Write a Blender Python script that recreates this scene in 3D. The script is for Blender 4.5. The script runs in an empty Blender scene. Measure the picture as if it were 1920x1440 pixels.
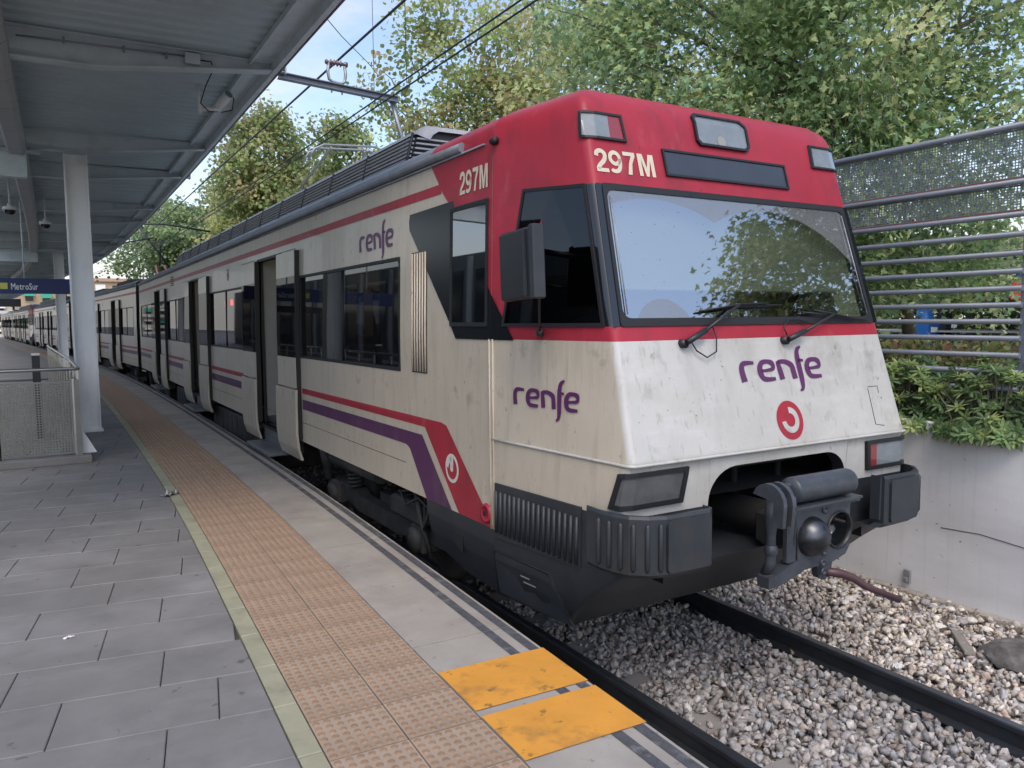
import bpy, bmesh, math, random
import numpy as np
from mathutils import Vector, Matrix

random.seed(7); RNG = np.random.default_rng(7)
SC = bpy.context.scene
COL = SC.collection
R = math.radians

# ------------------------------------------------------------------ camera
CAMZ = 2.55                      # lens height above the rail heads
cam_d = bpy.data.cameras.new('camera'); cam = bpy.data.objects.new('camera', cam_d); COL.objects.link(cam)
cam_d.sensor_width = 36.0; cam_d.lens = 1456.0 / 1920.0 * 36.0
cam_d.clip_start = 0.05; cam_d.clip_end = 3000
_y, _p, _r = R(30.82), R(-4.76), R(-0.54)
_f = Vector((math.sin(_y) * math.cos(_p), math.cos(_y) * math.cos(_p), math.sin(_p)))
_rt = Vector((math.cos(_y), -math.sin(_y), 0)); _u = _rt.cross(_f)
_r2 = math.cos(_r) * _rt + math.sin(_r) * _u; _u2 = -math.sin(_r) * _rt + math.cos(_r) * _u
_m = Matrix((_r2, _u2, -_f)).transposed().to_4x4(); _m.translation = Vector((0, 0, CAMZ))
cam.matrix_world = _m
SC.camera = cam

# ------------------------------------------------------------------ light
SUN_EL, SUN_AZ = R(54), R(206)          # azimuth clockwise from +Y: behind the camera, to its left
world = bpy.data.worlds.new('World'); SC.world = world; world.use_nodes = True
nt = world.node_tree; nt.nodes.clear()
def N(t, kind, **kw):
    n = t.nodes.new(kind)
    for k, v in kw.items():
        if k in n.inputs: n.inputs[k].default_value = v
        else: setattr(n, k, v)
    return n
out = N(nt, 'ShaderNodeOutputWorld'); bg = N(nt, 'ShaderNodeBackground'); bg.inputs['Strength'].default_value = 0.15
sky = N(nt, 'ShaderNodeTexSky'); sky.sky_type = 'NISHITA'; sky.sun_disc = False
sky.sun_elevation = SUN_EL; sky.sun_rotation = SUN_AZ; sky.air_density = 1.0; sky.dust_density = 2.2; sky.ozone_density = 1.6
tc = N(nt, 'ShaderNodeTexCoord'); mp = N(nt, 'ShaderNodeMapping'); mp.inputs['Scale'].default_value = (1.0, 1.0, 2.6)
nz = N(nt, 'ShaderNodeTexNoise', Scale=2.3, Detail=7.0, Roughness=0.58)
cr = N(nt, 'ShaderNodeValToRGB'); cr.color_ramp.elements[0].position = 0.55; cr.color_ramp.elements[1].position = 0.80
sep = N(nt, 'ShaderNodeSeparateXYZ')
hz = N(nt, 'ShaderNodeMapRange'); hz.inputs[1].default_value = 0.0; hz.inputs[2].default_value = 0.22; hz.inputs[3].default_value = 0.8; hz.inputs[4].default_value = 0.0
mxm = N(nt, 'ShaderNodeMath', operation='MAXIMUM'); 
mx = N(nt, 'ShaderNodeMixRGB'); mx.inputs[2].default_value = (5.7, 5.45, 5.3, 1)
hsv = N(nt, 'ShaderNodeHueSaturation', Saturation=0.95, Value=1.45)
L = nt.links.new
L(tc.outputs['Generated'], mp.inputs['Vector']); L(mp.outputs[0], nz.inputs['Vector']); L(nz.outputs['Fac'], cr.inputs['Fac'])
L(tc.outputs['Generated'], sep.inputs[0]); L(sep.outputs['Z'], hz.inputs[0])
L(cr.outputs['Color'], mxm.inputs[0]); L(hz.outputs[0], mxm.inputs[1])
tn = N(nt, 'ShaderNodeMixRGB'); tn.blend_type = 'MULTIPLY'; tn.inputs[0].default_value = 1; tn.inputs[2].default_value = (1.03, 1.0, .975, 1)
L(sky.outputs[0], hsv.inputs['Color']); L(hsv.outputs[0], tn.inputs[1]); L(tn.outputs[0], mx.inputs[1]); L(mxm.outputs[0], mx.inputs[0])
L(mx.outputs[0], bg.inputs['Color']); L(bg.outputs[0], out.inputs['Surface'])

sun_d = bpy.data.lights.new('sun', 'SUN'); sun = bpy.data.objects.new('sun', sun_d); COL.objects.link(sun)
sun_d.energy = 0.60; sun_d.angle = R(24); sun_d.color = (1.0, 0.92, 0.80)
_sd = Vector((math.sin(SUN_AZ) * math.cos(SUN_EL), math.cos(SUN_AZ) * math.cos(SUN_EL), math.sin(SUN_EL)))
sun.rotation_euler = _sd.to_track_quat('Z', 'Y').to_euler(); sun.location = (0, -30, 60)

vs = SC.view_settings; vs.view_transform = 'Standard'; vs.look = 'None'; vs.exposure = 0.42; vs.gamma = 1.0; vs.use_curve_mapping = False
SC.render.engine = 'CYCLES'
SC.cycles.max_bounces = 8; SC.cycles.transparent_max_bounces = 12; SC.cycles.diffuse_bounces = 4
SC.cycles.caustics_reflective = False; SC.cycles.caustics_refractive = False
SC.cycles.use_denoising = True

# ------------------------------------------------------------------ materials
MATS = {}
def mat(name, col, rough=0.6, metal=0.0, spec=0.5, var=0.0, scale=6.0, bump=0.0, bscale=40.0, stretch=None, dirt=None, coat=0.0, detail=5.0):
    """principled; var = light/dark variation, dirt = (colour, amount, scale, stretch) worn patches, bump = fine relief"""
    m = bpy.data.materials.new(name); m.use_nodes = True; t = m.node_tree; b = t.nodes['Principled BSDF']
    b.inputs['Base Color'].default_value = (*col, 1); b.inputs['Roughness'].default_value = rough; b.inputs['Metallic'].default_value = metal
    b.inputs['Specular IOR Level'].default_value = spec; b.inputs['Coat Weight'].default_value = coat
    l = t.links.new
    if var or dirt or bump:
        tc = t.nodes.new('ShaderNodeTexCoord')
    last = None
    if var:
        mp = t.nodes.new('ShaderNodeMapping'); mp.inputs['Scale'].default_value = stretch or (1, 1, 1)
        l(tc.outputs['Object'], mp.inputs['Vector'])
        n = N(t, 'ShaderNodeTexNoise', Scale=scale, Detail=detail, Roughness=0.62); l(mp.outputs[0], n.inputs['Vector'])
        mr = t.nodes.new('ShaderNodeMapRange'); mr.inputs[1].default_value = 0.28; mr.inputs[2].default_value = 0.72
        mr.inputs[3].default_value = 1 - var; mr.inputs[4].default_value = 1 + var; l(n.outputs['Fac'], mr.inputs[0])
        mu = t.nodes.new('ShaderNodeMixRGB'); mu.blend_type = 'MULTIPLY'; mu.inputs[0].default_value = 1; mu.inputs[1].default_value = (*col, 1)
        l(mr.outputs[0], mu.inputs[2]); last = mu.outputs[0]
    for d in (dirt or []):
        dc, amt, ds, dst, lo, hi = d
        mp2 = t.nodes.new('ShaderNodeMapping'); mp2.inputs['Scale'].default_value = dst; l(tc.outputs['Object'], mp2.inputs['Vector'])
        n2 = N(t, 'ShaderNodeTexNoise', Scale=ds, Detail=6.0, Roughness=0.6); l(mp2.outputs[0], n2.inputs['Vector'])
        m2 = t.nodes.new('ShaderNodeMapRange'); m2.inputs[1].default_value = lo; m2.inputs[2].default_value = hi; m2.inputs[3].default_value = 0; m2.inputs[4].default_value = amt
        l(n2.outputs['Fac'], m2.inputs[0])
        mi = t.nodes.new('ShaderNodeMixRGB'); l(m2.outputs[0], mi.inputs[0])
        if last: l(last, mi.inputs[1])
        else: mi.inputs[1].default_value = (*col, 1)
        mi.inputs[2].default_value = (*dc, 1); last = mi.outputs[0]
    if last: l(last, b.inputs['Base Color'])
    if bump:
        n3 = N(t, 'ShaderNodeTexNoise', Scale=bscale, Detail=4.0); l(tc.outputs['Object'], n3.inputs['Vector'])
        bp = t.nodes.new('ShaderNodeBump'); bp.inputs['Strength'].default_value = bump; bp.inputs['Distance'].default_value = 0.01
        l(n3.outputs['Fac'], bp.inputs['Height']); l(bp.outputs[0], b.inputs['Normal'])
    MATS[name] = m
    return m

def attr_mat(name, rough=0.8, trans=0.0, bump=0.0, spec=0.3):
    """colour from a per-piece colour attribute (stones, leaves)"""
    m = bpy.data.materials.new(name); m.use_nodes = True; t = m.node_tree; b = t.nodes['Principled BSDF']
    a = t.nodes.new('ShaderNodeVertexColor'); a.layer_name = 'tint'
    t.links.new(a.outputs[0], b.inputs['Base Color']); b.inputs['Roughness'].default_value = rough; b.inputs['Specular IOR Level'].default_value = spec
    if bump:
        tc = t.nodes.new('ShaderNodeTexCoord'); n3 = N(t, 'ShaderNodeTexNoise', Scale=60.0, Detail=5.0); t.links.new(tc.outputs['Object'], n3.inputs['Vector'])
        bp = t.nodes.new('ShaderNodeBump'); bp.inputs['Strength'].default_value = bump; bp.inputs['Distance'].default_value = 0.01
        t.links.new(n3.outputs['Fac'], bp.inputs['Height']); t.links.new(bp.outputs[0], b.inputs['Normal'])
        mr = t.nodes.new('ShaderNodeMapRange'); mr.inputs[1].default_value = .3; mr.inputs[2].default_value = .7; mr.inputs[3].default_value = .75; mr.inputs[4].default_value = 1.2
        t.links.new(n3.outputs['Fac'], mr.inputs[0]); mu = t.nodes.new('ShaderNodeMixRGB'); mu.blend_type = 'MULTIPLY'; mu.inputs[0].default_value = 1
        t.links.new(a.outputs[0], mu.inputs[1]); t.links.new(mr.outputs[0], mu.inputs[2]); t.links.new(mu.outputs[0], b.inputs['Base Color'])
    if trans:
        tr = t.nodes.new('ShaderNodeBsdfTranslucent'); mx = t.nodes.new('ShaderNodeMixShader'); mx.inputs[0].default_value = trans
        hs = N(t, 'ShaderNodeHueSaturation', Value=1.45, Saturation=.95); t.links.new(a.outputs[0], hs.inputs['Color']); t.links.new(hs.outputs[0], tr.inputs['Color'])
        t.links.new(b.outputs[0], mx.inputs[1]); t.links.new(tr.outputs[0], mx.inputs[2])
        t.links.new(mx.outputs[0], t.nodes['Material Output'].inputs['Surface'])
    MATS[name] = m
    return m

def glass_mat(name, tint, refl, edge=0.35, rough=0.02, dust=None):
    """window pane: part mirror, part see-through tint"""
    m = bpy.data.materials.new(name); m.use_nodes = True; t = m.node_tree; t.nodes.clear(); l = t.links.new
    o = t.nodes.new('ShaderNodeOutputMaterial'); g = t.nodes.new('ShaderNodeBsdfGlossy'); g.inputs['Roughness'].default_value = rough
    g.inputs['Color'].default_value = (.95, .97, 1, 1)
    tr = t.nodes.new('ShaderNodeBsdfTransparent'); tr.inputs['Color'].default_value = (*tint, 1)
    lw = t.nodes.new('ShaderNodeLayerWeight'); lw.inputs['Blend'].default_value = 0.35
    mr = t.nodes.new('ShaderNodeMapRange'); mr.inputs[3].default_value = refl; mr.inputs[4].default_value = refl + edge
    l(lw.outputs['Fresnel'], mr.inputs[0])
    mx = t.nodes.new('ShaderNodeMixShader'); l(mr.outputs[0], mx.inputs[0]); l(tr.outputs[0], mx.inputs[1]); l(g.outputs[0], mx.inputs[2])
    last = mx.outputs[0]
    if dust: last = dust(t, last)
    l(last, o.inputs['Surface']); MATS[name] = m
    return m

def emit_mat(name, col, s):
    m = bpy.data.materials.new(name); m.use_nodes = True; b = m.node_tree.nodes['Principled BSDF']
    b.inputs['Base Color'].default_value = (*col, 1); b.inputs['Emission Color'].default_value = (*col, 1); b.inputs['Emission Strength'].default_value = s
    MATS[name] = m; return m

GRIME = (.23, .20, .16)
mat('white_paint_shaded', (.53, .475, .38), .34, bump=.10, bscale=2.2, spec=.5, var=.07, scale=1.2, detail=8, coat=.15,  # car white with the side's tan shading put into the base, dirt on top
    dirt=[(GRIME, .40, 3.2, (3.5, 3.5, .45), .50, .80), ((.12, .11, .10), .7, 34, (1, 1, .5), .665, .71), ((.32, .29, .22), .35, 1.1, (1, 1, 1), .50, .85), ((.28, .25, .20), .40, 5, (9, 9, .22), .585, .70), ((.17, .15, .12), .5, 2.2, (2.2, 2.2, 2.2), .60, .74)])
mat('white_paint_lit', (.50, .495, .47), .30, bump=.10, bscale=2.5, spec=.5, var=.07, scale=1.5, detail=8, coat=.25,  # same car white, paler for the sky-lit front: lighting put into the base
    dirt=[(GRIME, .35, 2.4, (2.2, 2.2, .6), .50, .80), ((.06, .055, .05), .7, 26, (1, 1, .7), .665, .70), ((.09, .085, .08), .5, 8, (1.3, 1, .9), .67, .73), ((.10, .09, .08), .4, 3.0, (1.3, 1, 1), .60, .72), ((.36, .32, .22), .35, 1.7, (1, 1, 1.5), .52, .8), ((.70, .70, .68), .3, 3.5, (1, 1, 3.0), .52, .75), ((.33, .30, .23), .5, 4, (7, 7, .25), .58, .67)])
mat('red_paint', (.36, .026, .045), .42, spec=.3, var=.12, scale=2.2, detail=8, coat=.05,
    dirt=[((.07, .03, .035), .5, 18, (1, 1, .7), .665, .71), ((.10, .03, .035), .55, 2.6, (1.6, 1.6, .8), .50, .80), ((.55, .25, .25), .25, 5, (1, 1, .4), .58, .8)])
mat('purple_paint', (.085, .022, .085), .4, var=.1, scale=3, dirt=[(GRIME, .25, 3, (2, 2, .6), .5, .8)])
mat('roof_grey', (.22, .24, .27), .38, spec=.5, var=.16, scale=4, metal=.25, dirt=[((.06, .06, .06), .5, 3, (1, 1, 1), .5, .75)])
mat('dark_paint', (.029, .034, .041), .46, var=.18, scale=3, bump=.08, bscale=90, dirt=[((.11, .10, .09), .35, 2.2, (1, 1, 1), .5, .85), ((.10, .10, .10), .5, 30, (1, 1, 1), .66, .76)])
mat('cast_metal', (.07, .08, .095), .42, metal=.35, var=.25, scale=9, bump=.12, bscale=120, dirt=[((.16, .16, .17), .5, 12, (1, 1, 1), .56, .75), ((.10, .06, .035), .4, 7, (1, 1, 1), .58, .8)])
mat('polished_steel', (.09, .095, .105), .34, metal=.9, var=.3, scale=14)
mat('black_rubber', (.012, .013, .015), .55, bump=.05, bscale=80)
mat('black_gloss', (.010, .012, .015), .09, spec=.5, coat=.5)
mat('under_black', (.014, .014, .015), .8, var=.3, scale=5)
mat('under_grey', (.045, .045, .043), .7, var=.3, scale=5, dirt=[((.11, .085, .06), .5, 5, (1, 1, 1), .5, .8)])
mat('mask_black', (.010, .012, .014), .22, spec=.22)
mat('lens_grey', (.20, .23, .245), .12, var=.15, scale=9, coat=.6)
mat('lens_smoke', (.10, .105, .11), .15, var=.18, scale=9, coat=.6)
mat('lens_red', (.26, .035, .04), .15, coat=.6)
mat('display_dark', (.035, .042, .055), .22, coat=.3, var=.1)
mat('letter_cream', (.62, .57, .44), .5, var=.08, scale=12)
mat('letter_purple', (.10, .022, .10), .4)
mat('letter_white', (.66, .64, .58), .4)
mat('letter_grey', (.30, .30, .28), .6)
mat('interior_grey', (.27, .28, .285), .6, var=.05)
mat('interior_dark', (.05, .052, .058), .6)
mat('cab_beige', (.23, .25, .17), .7)
mat('seat_cloth', (.07, .05, .09), .9)
mat('curtain_grey', (.20, .20, .22), .9, var=.1)
mat('step_metal', (.16, .17, .18), .5, metal=.4, var=.2)
emit_mat('tube_lamp', (1.0, .85, .50), 2.5)
emit_mat('led_red', (1.0, .05, .04), 7)
mat('canopy_paint', (.5, .58, .61), .5, var=.06, scale=2, dirt=[((.12, .14, .15), .4, 1.5, (1, 1, 1), .5, .8)])
mat('canopy_sheet', (.50, .61, .635), .5, var=.07, scale=1.3)
mat('canopy_beam', (.64, .72, .745), .5, var=.07, scale=2, dirt=[((.16, .18, .18), .35, 3, (1, 1, 1), .5, .8)])
mat('fascia_red', (.20, .11, .11), .5, var=.1)
mat('column_paint', (.82, .84, .845), .42, var=.05, scale=1.5, dirt=[((.35, .34, .30), .3, 3, (2, 2, .5), .55, .85)])
mat('duct_metal', (.42, .44, .45), .45, var=.07, scale=2)
mat('stainless', (.50, .50, .46), .26, metal=.9, var=.15, scale=3)
mat('sheet_steel', (.20, .205, .185), .42, metal=.6, var=.18, scale=2.5)
mat('black_plastic', (.018, .019, .021), .4)
mat('paver', (.185, .18, .172), .66, var=.14, scale=3.0, bump=.12, bscale=150, detail=9,
    dirt=[((.36, .35, .35), .5, .9, (1, 1, 1), .48, .8), ((.07, .07, .07), .7, 7.5, (1, 1, 1), .655, .69), ((.30, .295, .29), .35, 1.6, (.6, 2.2, 1), .56, .72), ((.12, .12, .12), .4, 2.6, (1, 1, 1), .55, .8)])
mat('joint_dark', (.085, .083, .08), .9, var=.2, scale=20)
mat('tactile', (.365, .282, .212), .75, var=.16, scale=5, bump=.1, bscale=160, dirt=[((.22, .15, .10), .75, 1.3, (1, 1, 1), .46, .70), ((.07, .06, .05), .6, 5, (1, 1, 1), .66, .78)])
mat('tactile_stud', (.285, .185, .115), .7, var=.25, scale=7)
mat('edging_yellow', (.325, .318, .22), .75, var=.12, scale=4, bump=.08, bscale=150, dirt=[((.15, .15, .11), .55, 6, (1, 1, 1), .52, .78)])
mat('coping', (.345, .318, .28), .72, var=.10, scale=2.5, bump=.1, bscale=180, detail=9, dirt=[((.20, .18, .16), .65, 1.7, (1, 1, 1), .46, .75), ((.42, .40, .37), .5, 4.5, (1, 1, 1), .54, .75), ((.10, .09, .09), .55, 13, (1, 1, 1), .645, .70)])
mat('grip_strip', (.075, .078, .088), .9, var=.35, scale=30, bump=.3, bscale=300, dirt=[((.26, .25, .25), .75, 9, (1, 1, 1), .54, .72)])
mat('marking_orange', (.66, .30, .045), .6, var=.10, scale=4, bump=.05, bscale=120, dirt=[((.20, .12, .05), .65, 5, (1, 1, 1), .56, .74), ((.10, .07, .04), .75, 9, (1, 1, 1), .60, .68)])
mat('platform_face', (.10, .10, .10), .85, var=.2, scale=2)
mat('rail_steel', (.045, .052, .062), .45, metal=.5, var=.2, scale=6, dirt=[((.07, .055, .045), .5, 9, (1, 1, 1), .5, .75)])
mat('rail_head', (.15, .17, .20), .28, metal=.8, var=.15, scale=8)
mat('sleeper_concrete', (.27, .25, .235), .85, var=.15, scale=5, bump=.15, bscale=80)
mat('bed_soil', (.15, .13, .115), .95, var=.35, scale=16, bump=.6, bscale=60)
mat('wall_concrete', (.74, .735, .745), .72, var=.07, scale=1.1, bump=.06, bscale=90, detail=9, dirt=[((.33, .32, .31), .5, 1.0, (.4, .4, 1.2), .48, .8), ((.12, .12, .12), .8, 17, (1, 1, 1), .675, .70), ((.74, .73, .72), .35, 2.0, (.5, .5, 2), .55, .8), ((.45, .44, .43), .3, 3.0, (6, 6, .25), .56, .74)])
mat('kerb_concrete', (.36, .33, .29), .85, var=.18, scale=6)
mat('pipe_paint', (.17, .19, .225), .38, metal=.15, var=.08, scale=5)
mat('mesh_paint', (.17, .195, .20), .6)
mat('earth', (.12, .105, .075), .95, var=.3, scale=2, bump=.4, bscale=20)
mat('far_ground', (.16, .15, .14), .95, var=.2, scale=.3)
mat('bark', (.17, .145, .115), .9, var=.4, scale=5, bump=.5, bscale=30, dirt=[((.32, .30, .22), .6, 3, (1, 1, .5), .55, .7)])
mat('wood_grey', (.26, .235, .21), .85, var=.25, scale=12, stretch=(1, 8, 8), bump=.25, bscale=60)
mat('rock', (.12, .112, .105), .9, var=.55, scale=9, bump=.6, bscale=16)
mat('hose_brown', (.085, .045, .05), .42, var=.2, scale=8)
mat('litter_white', (.72, .72, .72), .5, var=.1)
mat('litter_foil', (.36, .36, .34), .32, metal=.5, var=.3, scale=20)
mat('rust_red', (.20, .06, .05), .7, var=.2)
mat('sign_blue', (.012, .03, .13), .45)
mat('sign_yellow', (.55, .55, .10), .5)
mat('sign_white', (.80, .82, .83), .5)
mat('flag_red', (.60, .02, .04), .45)
mat('star_white', (.8, .8, .8), .5)
mat('brick_far', (.42, .17, .09), .85, var=.12, scale=4)
mat('render_beige', (.50, .39, .26), .85, var=.08, scale=.6)
mat('render_pale', (.60, .53, .42), .85, var=.08, scale=.6)
mat('render_pink', (.50, .33, .24), .85, var=.1, scale=.5)
mat('roof_tile', (.36, .17, .10), .85, var=.15, scale=2)
mat('awning_green', (.04, .30, .20), .7)
mat('awning_white', (.66, .66, .62), .7)
mat('window_dark', (.03, .034, .04), .12)
mat('pillar_blue', (.02, .14, .45), .4)
mat('shelter_grey', (.42, .42, .40), .6, var=.06)
mat('shelter_beige', (.52, .44, .33), .7, var=.06)
mat('cable_black', (.012, .012, .014), .55)
mat('insulator_brown', (.11, .065, .07), .25, coat=.5)
mat('galvanised', (.33, .345, .365), .45, metal=.55, var=.12, scale=8)
mat('louvre_grey', (.36, .38, .41), .5, var=.08, scale=5)
mat('station_grey', (.13, .135, .125), .7, var=.1)
mat('panto_red', (.32, .12, .10), .6)
glass_mat('window_glass', (.16, .17, .185), .09, edge=.35)
glass_mat('mask_glass', (.10, .11, .12), .04, edge=.25)
attr_mat('ballast', .9, bump=.25)
attr_mat('leaf', .5, trans=.40, spec=.35)
attr_mat('twig', .9)

# screen glass: sky mirror where the wipers have kept it clean, dusty film outside the two wiped arcs
def _screen_dust(t, shader):
    l = t.links.new
    tc = t.nodes.new('ShaderNodeTexCoord'); sp = t.nodes.new('ShaderNodeSeparateXYZ'); l(tc.outputs['Object'], sp.inputs[0])
    def M(op, a, b=None):
        n = t.nodes.new('ShaderNodeMath'); n.operation = op
        for i, v in enumerate((a, b)):
            if v is None: continue
            if isinstance(v, (int, float)): n.inputs[i].default_value = v
            else: l(v, n.inputs[i])
        return n.outputs[0]
    def inside(cx, cz, r):
        dx = M('SUBTRACT', sp.outputs['X'], cx); dz = M('MULTIPLY', M('SUBTRACT', sp.outputs['Z'], cz), 1.04)
        d = M('SQRT', M('ADD', M('MULTIPLY', dx, dx), M('MULTIPLY', dz, dz)))
        n = t.nodes.new('ShaderNodeMapRange'); l(d, n.inputs[0]); n.inputs[1].default_value = r - .006; n.inputs[2].default_value = r + .006
        n.inputs[3].default_value = 1; n.inputs[4].default_value = 0; return n.outputs[0]
    sw = M('MAXIMUM', inside(-.78, 2.28, 1.08), inside(.27, 2.15, 1.20))
    hub = inside(-.86, 2.43, .25)
    clean = M('MULTIPLY', sw, M('SUBTRACT', 1.0, hub))
    nz_ = N(t, 'ShaderNodeTexNoise', Scale=42.0, Detail=3.0); l(tc.outputs['Object'], nz_.inputs['Vector'])
    spk = t.nodes.new('ShaderNodeMapRange'); l(nz_.outputs['Fac'], spk.inputs[0]); spk.inputs[1].default_value = .70; spk.inputs[2].default_value = .74; spk.inputs[3].default_value = 0; spk.inputs[4].default_value = .55
    n2 = N(t, 'ShaderNodeTexNoise', Scale=3.0, Detail=6.0); l(tc.outputs['Object'], n2.inputs['Vector'])
    film = M('MULTIPLY', M('SUBTRACT', 1.0, clean), M('ADD', .38, M('MULTIPLY', n2.outputs['Fac'], .3)))
    d = t.nodes.new('ShaderNodeBsdfDiffuse'); d.inputs['Color'].default_value = (.20, .21, .22, 1)
    m1 = t.nodes.new('ShaderNodeMixShader'); l(film, m1.inputs[0]); l(shader, m1.inputs[1]); l(d.outputs[0], m1.inputs[2])
    d2 = t.nodes.new('ShaderNodeBsdfDiffuse'); d2.inputs['Color'].default_value = (.05, .05, .05, 1)
    m2 = t.nodes.new('ShaderNodeMixShader'); l(spk.outputs[0], m2.inputs[0]); l(m1.outputs[0], m2.inputs[1]); l(d2.outputs[0], m2.inputs[2])
    return m2.outputs[0]
glass_mat('screen_glass', (.66, .71, .68), .145, edge=.33, rough=.015, dust=_screen_dust)

# ------------------------------------------------------------------ helpers
class MB:
    """collects faces; build() links them as one mesh object"""
    def __init__(s): s.v = []; s.f = []; s.m = []; s.sm = []
    def quad(s, pts, m=0, sm=False):
        i = len(s.v); s.v += [tuple(p) for p in pts]; s.f.append(tuple(range(i, i + len(pts)))); s.m.append(m); s.sm.append(sm)
    def grid(s, P, m=0, sm=False, closed=False):
        """P: rows of points; skin between them"""
        i0 = len(s.v); n = len(P[0])
        for row in P: s.v += [tuple(p) for p in row]
        for a in range(len(P) - 1):
            for b in range(n if closed else n - 1):
                c = (b + 1) % n
                s.f.append((i0 + a * n + b, i0 + a * n + c, i0 + (a + 1) * n + c, i0 + (a + 1) * n + b)); s.m.append(m); s.sm.append(sm)
    def box(s, x0, x1, y0, y1, z0, z1, m=0, M=None, bev=0):
        if bev:
            b = bev
            pts = lambda z, d: [(x0 + d, y0, z), (x1 - d, y0, z), (x1, y0 + d, z), (x1, y1 - d, z), (x1 - d, y1, z), (x0 + d, y1, z), (x0, y1 - d, z), (x0, y0 + d, z)]
            ins = lambda z: [(x0 + 2 * b, y0 + b, z), (x1 - 2 * b, y0 + b, z), (x1 - b, y0 + 2 * b, z), (x1 - b, y1 - 2 * b, z), (x1 - 2 * b, y1 - b, z), (x0 + 2 * b, y1 - b, z), (x0 + b, y1 - 2 * b, z), (x0 + b, y0 + 2 * b, z)]
            rows = [ins(z0), pts(z0 + b, b), pts(z1 - b, b), ins(z1)]
            if M is not None: rows = [[M @ Vector(p) for p in r] for r in rows]
            s.grid(rows, m, closed=True); s.quad(rows[0][::-1], m); s.quad(rows[-1], m); return
        p = [(x0, y0, z0), (x1, y0, z0), (x1, y1, z0), (x0, y1, z0), (x0, y0, z1), (x1, y0, z1), (x1, y1, z1), (x0, y1, z1)]
        if M is not None: p = [tuple(M @ Vector(q)) for q in p]
        i = len(s.v); s.v += p
        for f in ((0, 3, 2, 1), (4, 5, 6, 7), (0, 1, 5, 4), (1, 2, 6, 5), (2, 3, 7, 6), (3, 0, 4, 7)):
            s.f.append(tuple(i + k for k in f)); s.m.append(m); s.sm.append(False)
    def tube(s, path, r, n=8, m=0, caps=True, sm=True):
        path = [Vector(p) for p in path]; rs = r if isinstance(r, (list, tuple)) else [r] * len(path)
        rows = []; up = None
        for i, p in enumerate(path):
            d = (path[min(i + 1, len(path) - 1)] - path[max(i - 1, 0)])
            if d.length < 1e-9: d = Vector((0, 0, 1))
            d.normalize()
            if up is None: up = Vector((0, 0, 1)) if abs(d.z) < .9 else Vector((1, 0, 0))
            a = d.cross(up); 
            if a.length < 1e-6: a = d.orthogonal()
            a.normalize(); b = a.cross(d).normalized(); up = b
            rows.append([p + rs[i] * (math.cos(2 * math.pi * k / n) * a + math.sin(2 * math.pi * k / n) * b) for k in range(n)])
        s.grid(rows, m, sm, closed=True)
        if caps: s.quad(rows[0][::-1], m); s.quad(rows[-1], m)
    def prism(s, poly, axis, a0, a1, m=0, M=None):
        """poly: 2d outline extruded along axis 'x','y' or 'z'"""
        def P(u, v, a):
            q = {'x': (a, u, v), 'y': (u, a, v), 'z': (u, v, a)}[axis]
            return M @ Vector(q) if M is not None else q
        r0 = [P(u, v, a0) for u, v in poly]; r1 = [P(u, v, a1) for u, v in poly]
        s.grid([r0, r1], m, closed=True); s.quad(r0[::-1], m); s.quad(r1, m)
    def lathe(s, prof, c, axis='y', n=20, m=0, sm=True):
        """prof: (radius, position along the axis)"""
        rows = []
        for r, t in prof:
            row = []
            for k in range(n):
                a = 2 * math.pi * k / n; u, v = r * math.cos(a), r * math.sin(a)
                row.append({'y': (c[0] + u, c[1] + t, c[2] + v), 'x': (c[0] + t, c[1] + u, c[2] + v), 'z': (c[0] + u, c[1] + v, c[2] + t)}[axis])
            rows.append(row)
        s.grid(rows, m, sm, closed=True)
    def mesh(s, name, mats):
        me = bpy.data.meshes.new(name); me.from_pydata(s.v, [], s.f)
        for x in (mats if isinstance(mats, (list, tuple)) else [mats]): me.materials.append(MATS[x])
        me.polygons.foreach_set('material_index', s.m); me.polygons.foreach_set('use_smooth', s.sm); me.update()
        return me
    def build(s, name, mats, parent=None, fix=True):
        me = s.mesh(name, mats)
        if fix:
            bm = bmesh.new(); bm.from_mesh(me); bmesh.ops.remove_doubles(bm, verts=bm.verts, dist=1e-5); bmesh.ops.recalc_face_normals(bm, faces=bm.faces); bm.to_mesh(me); bm.free()
        return link(name, me, parent)

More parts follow.
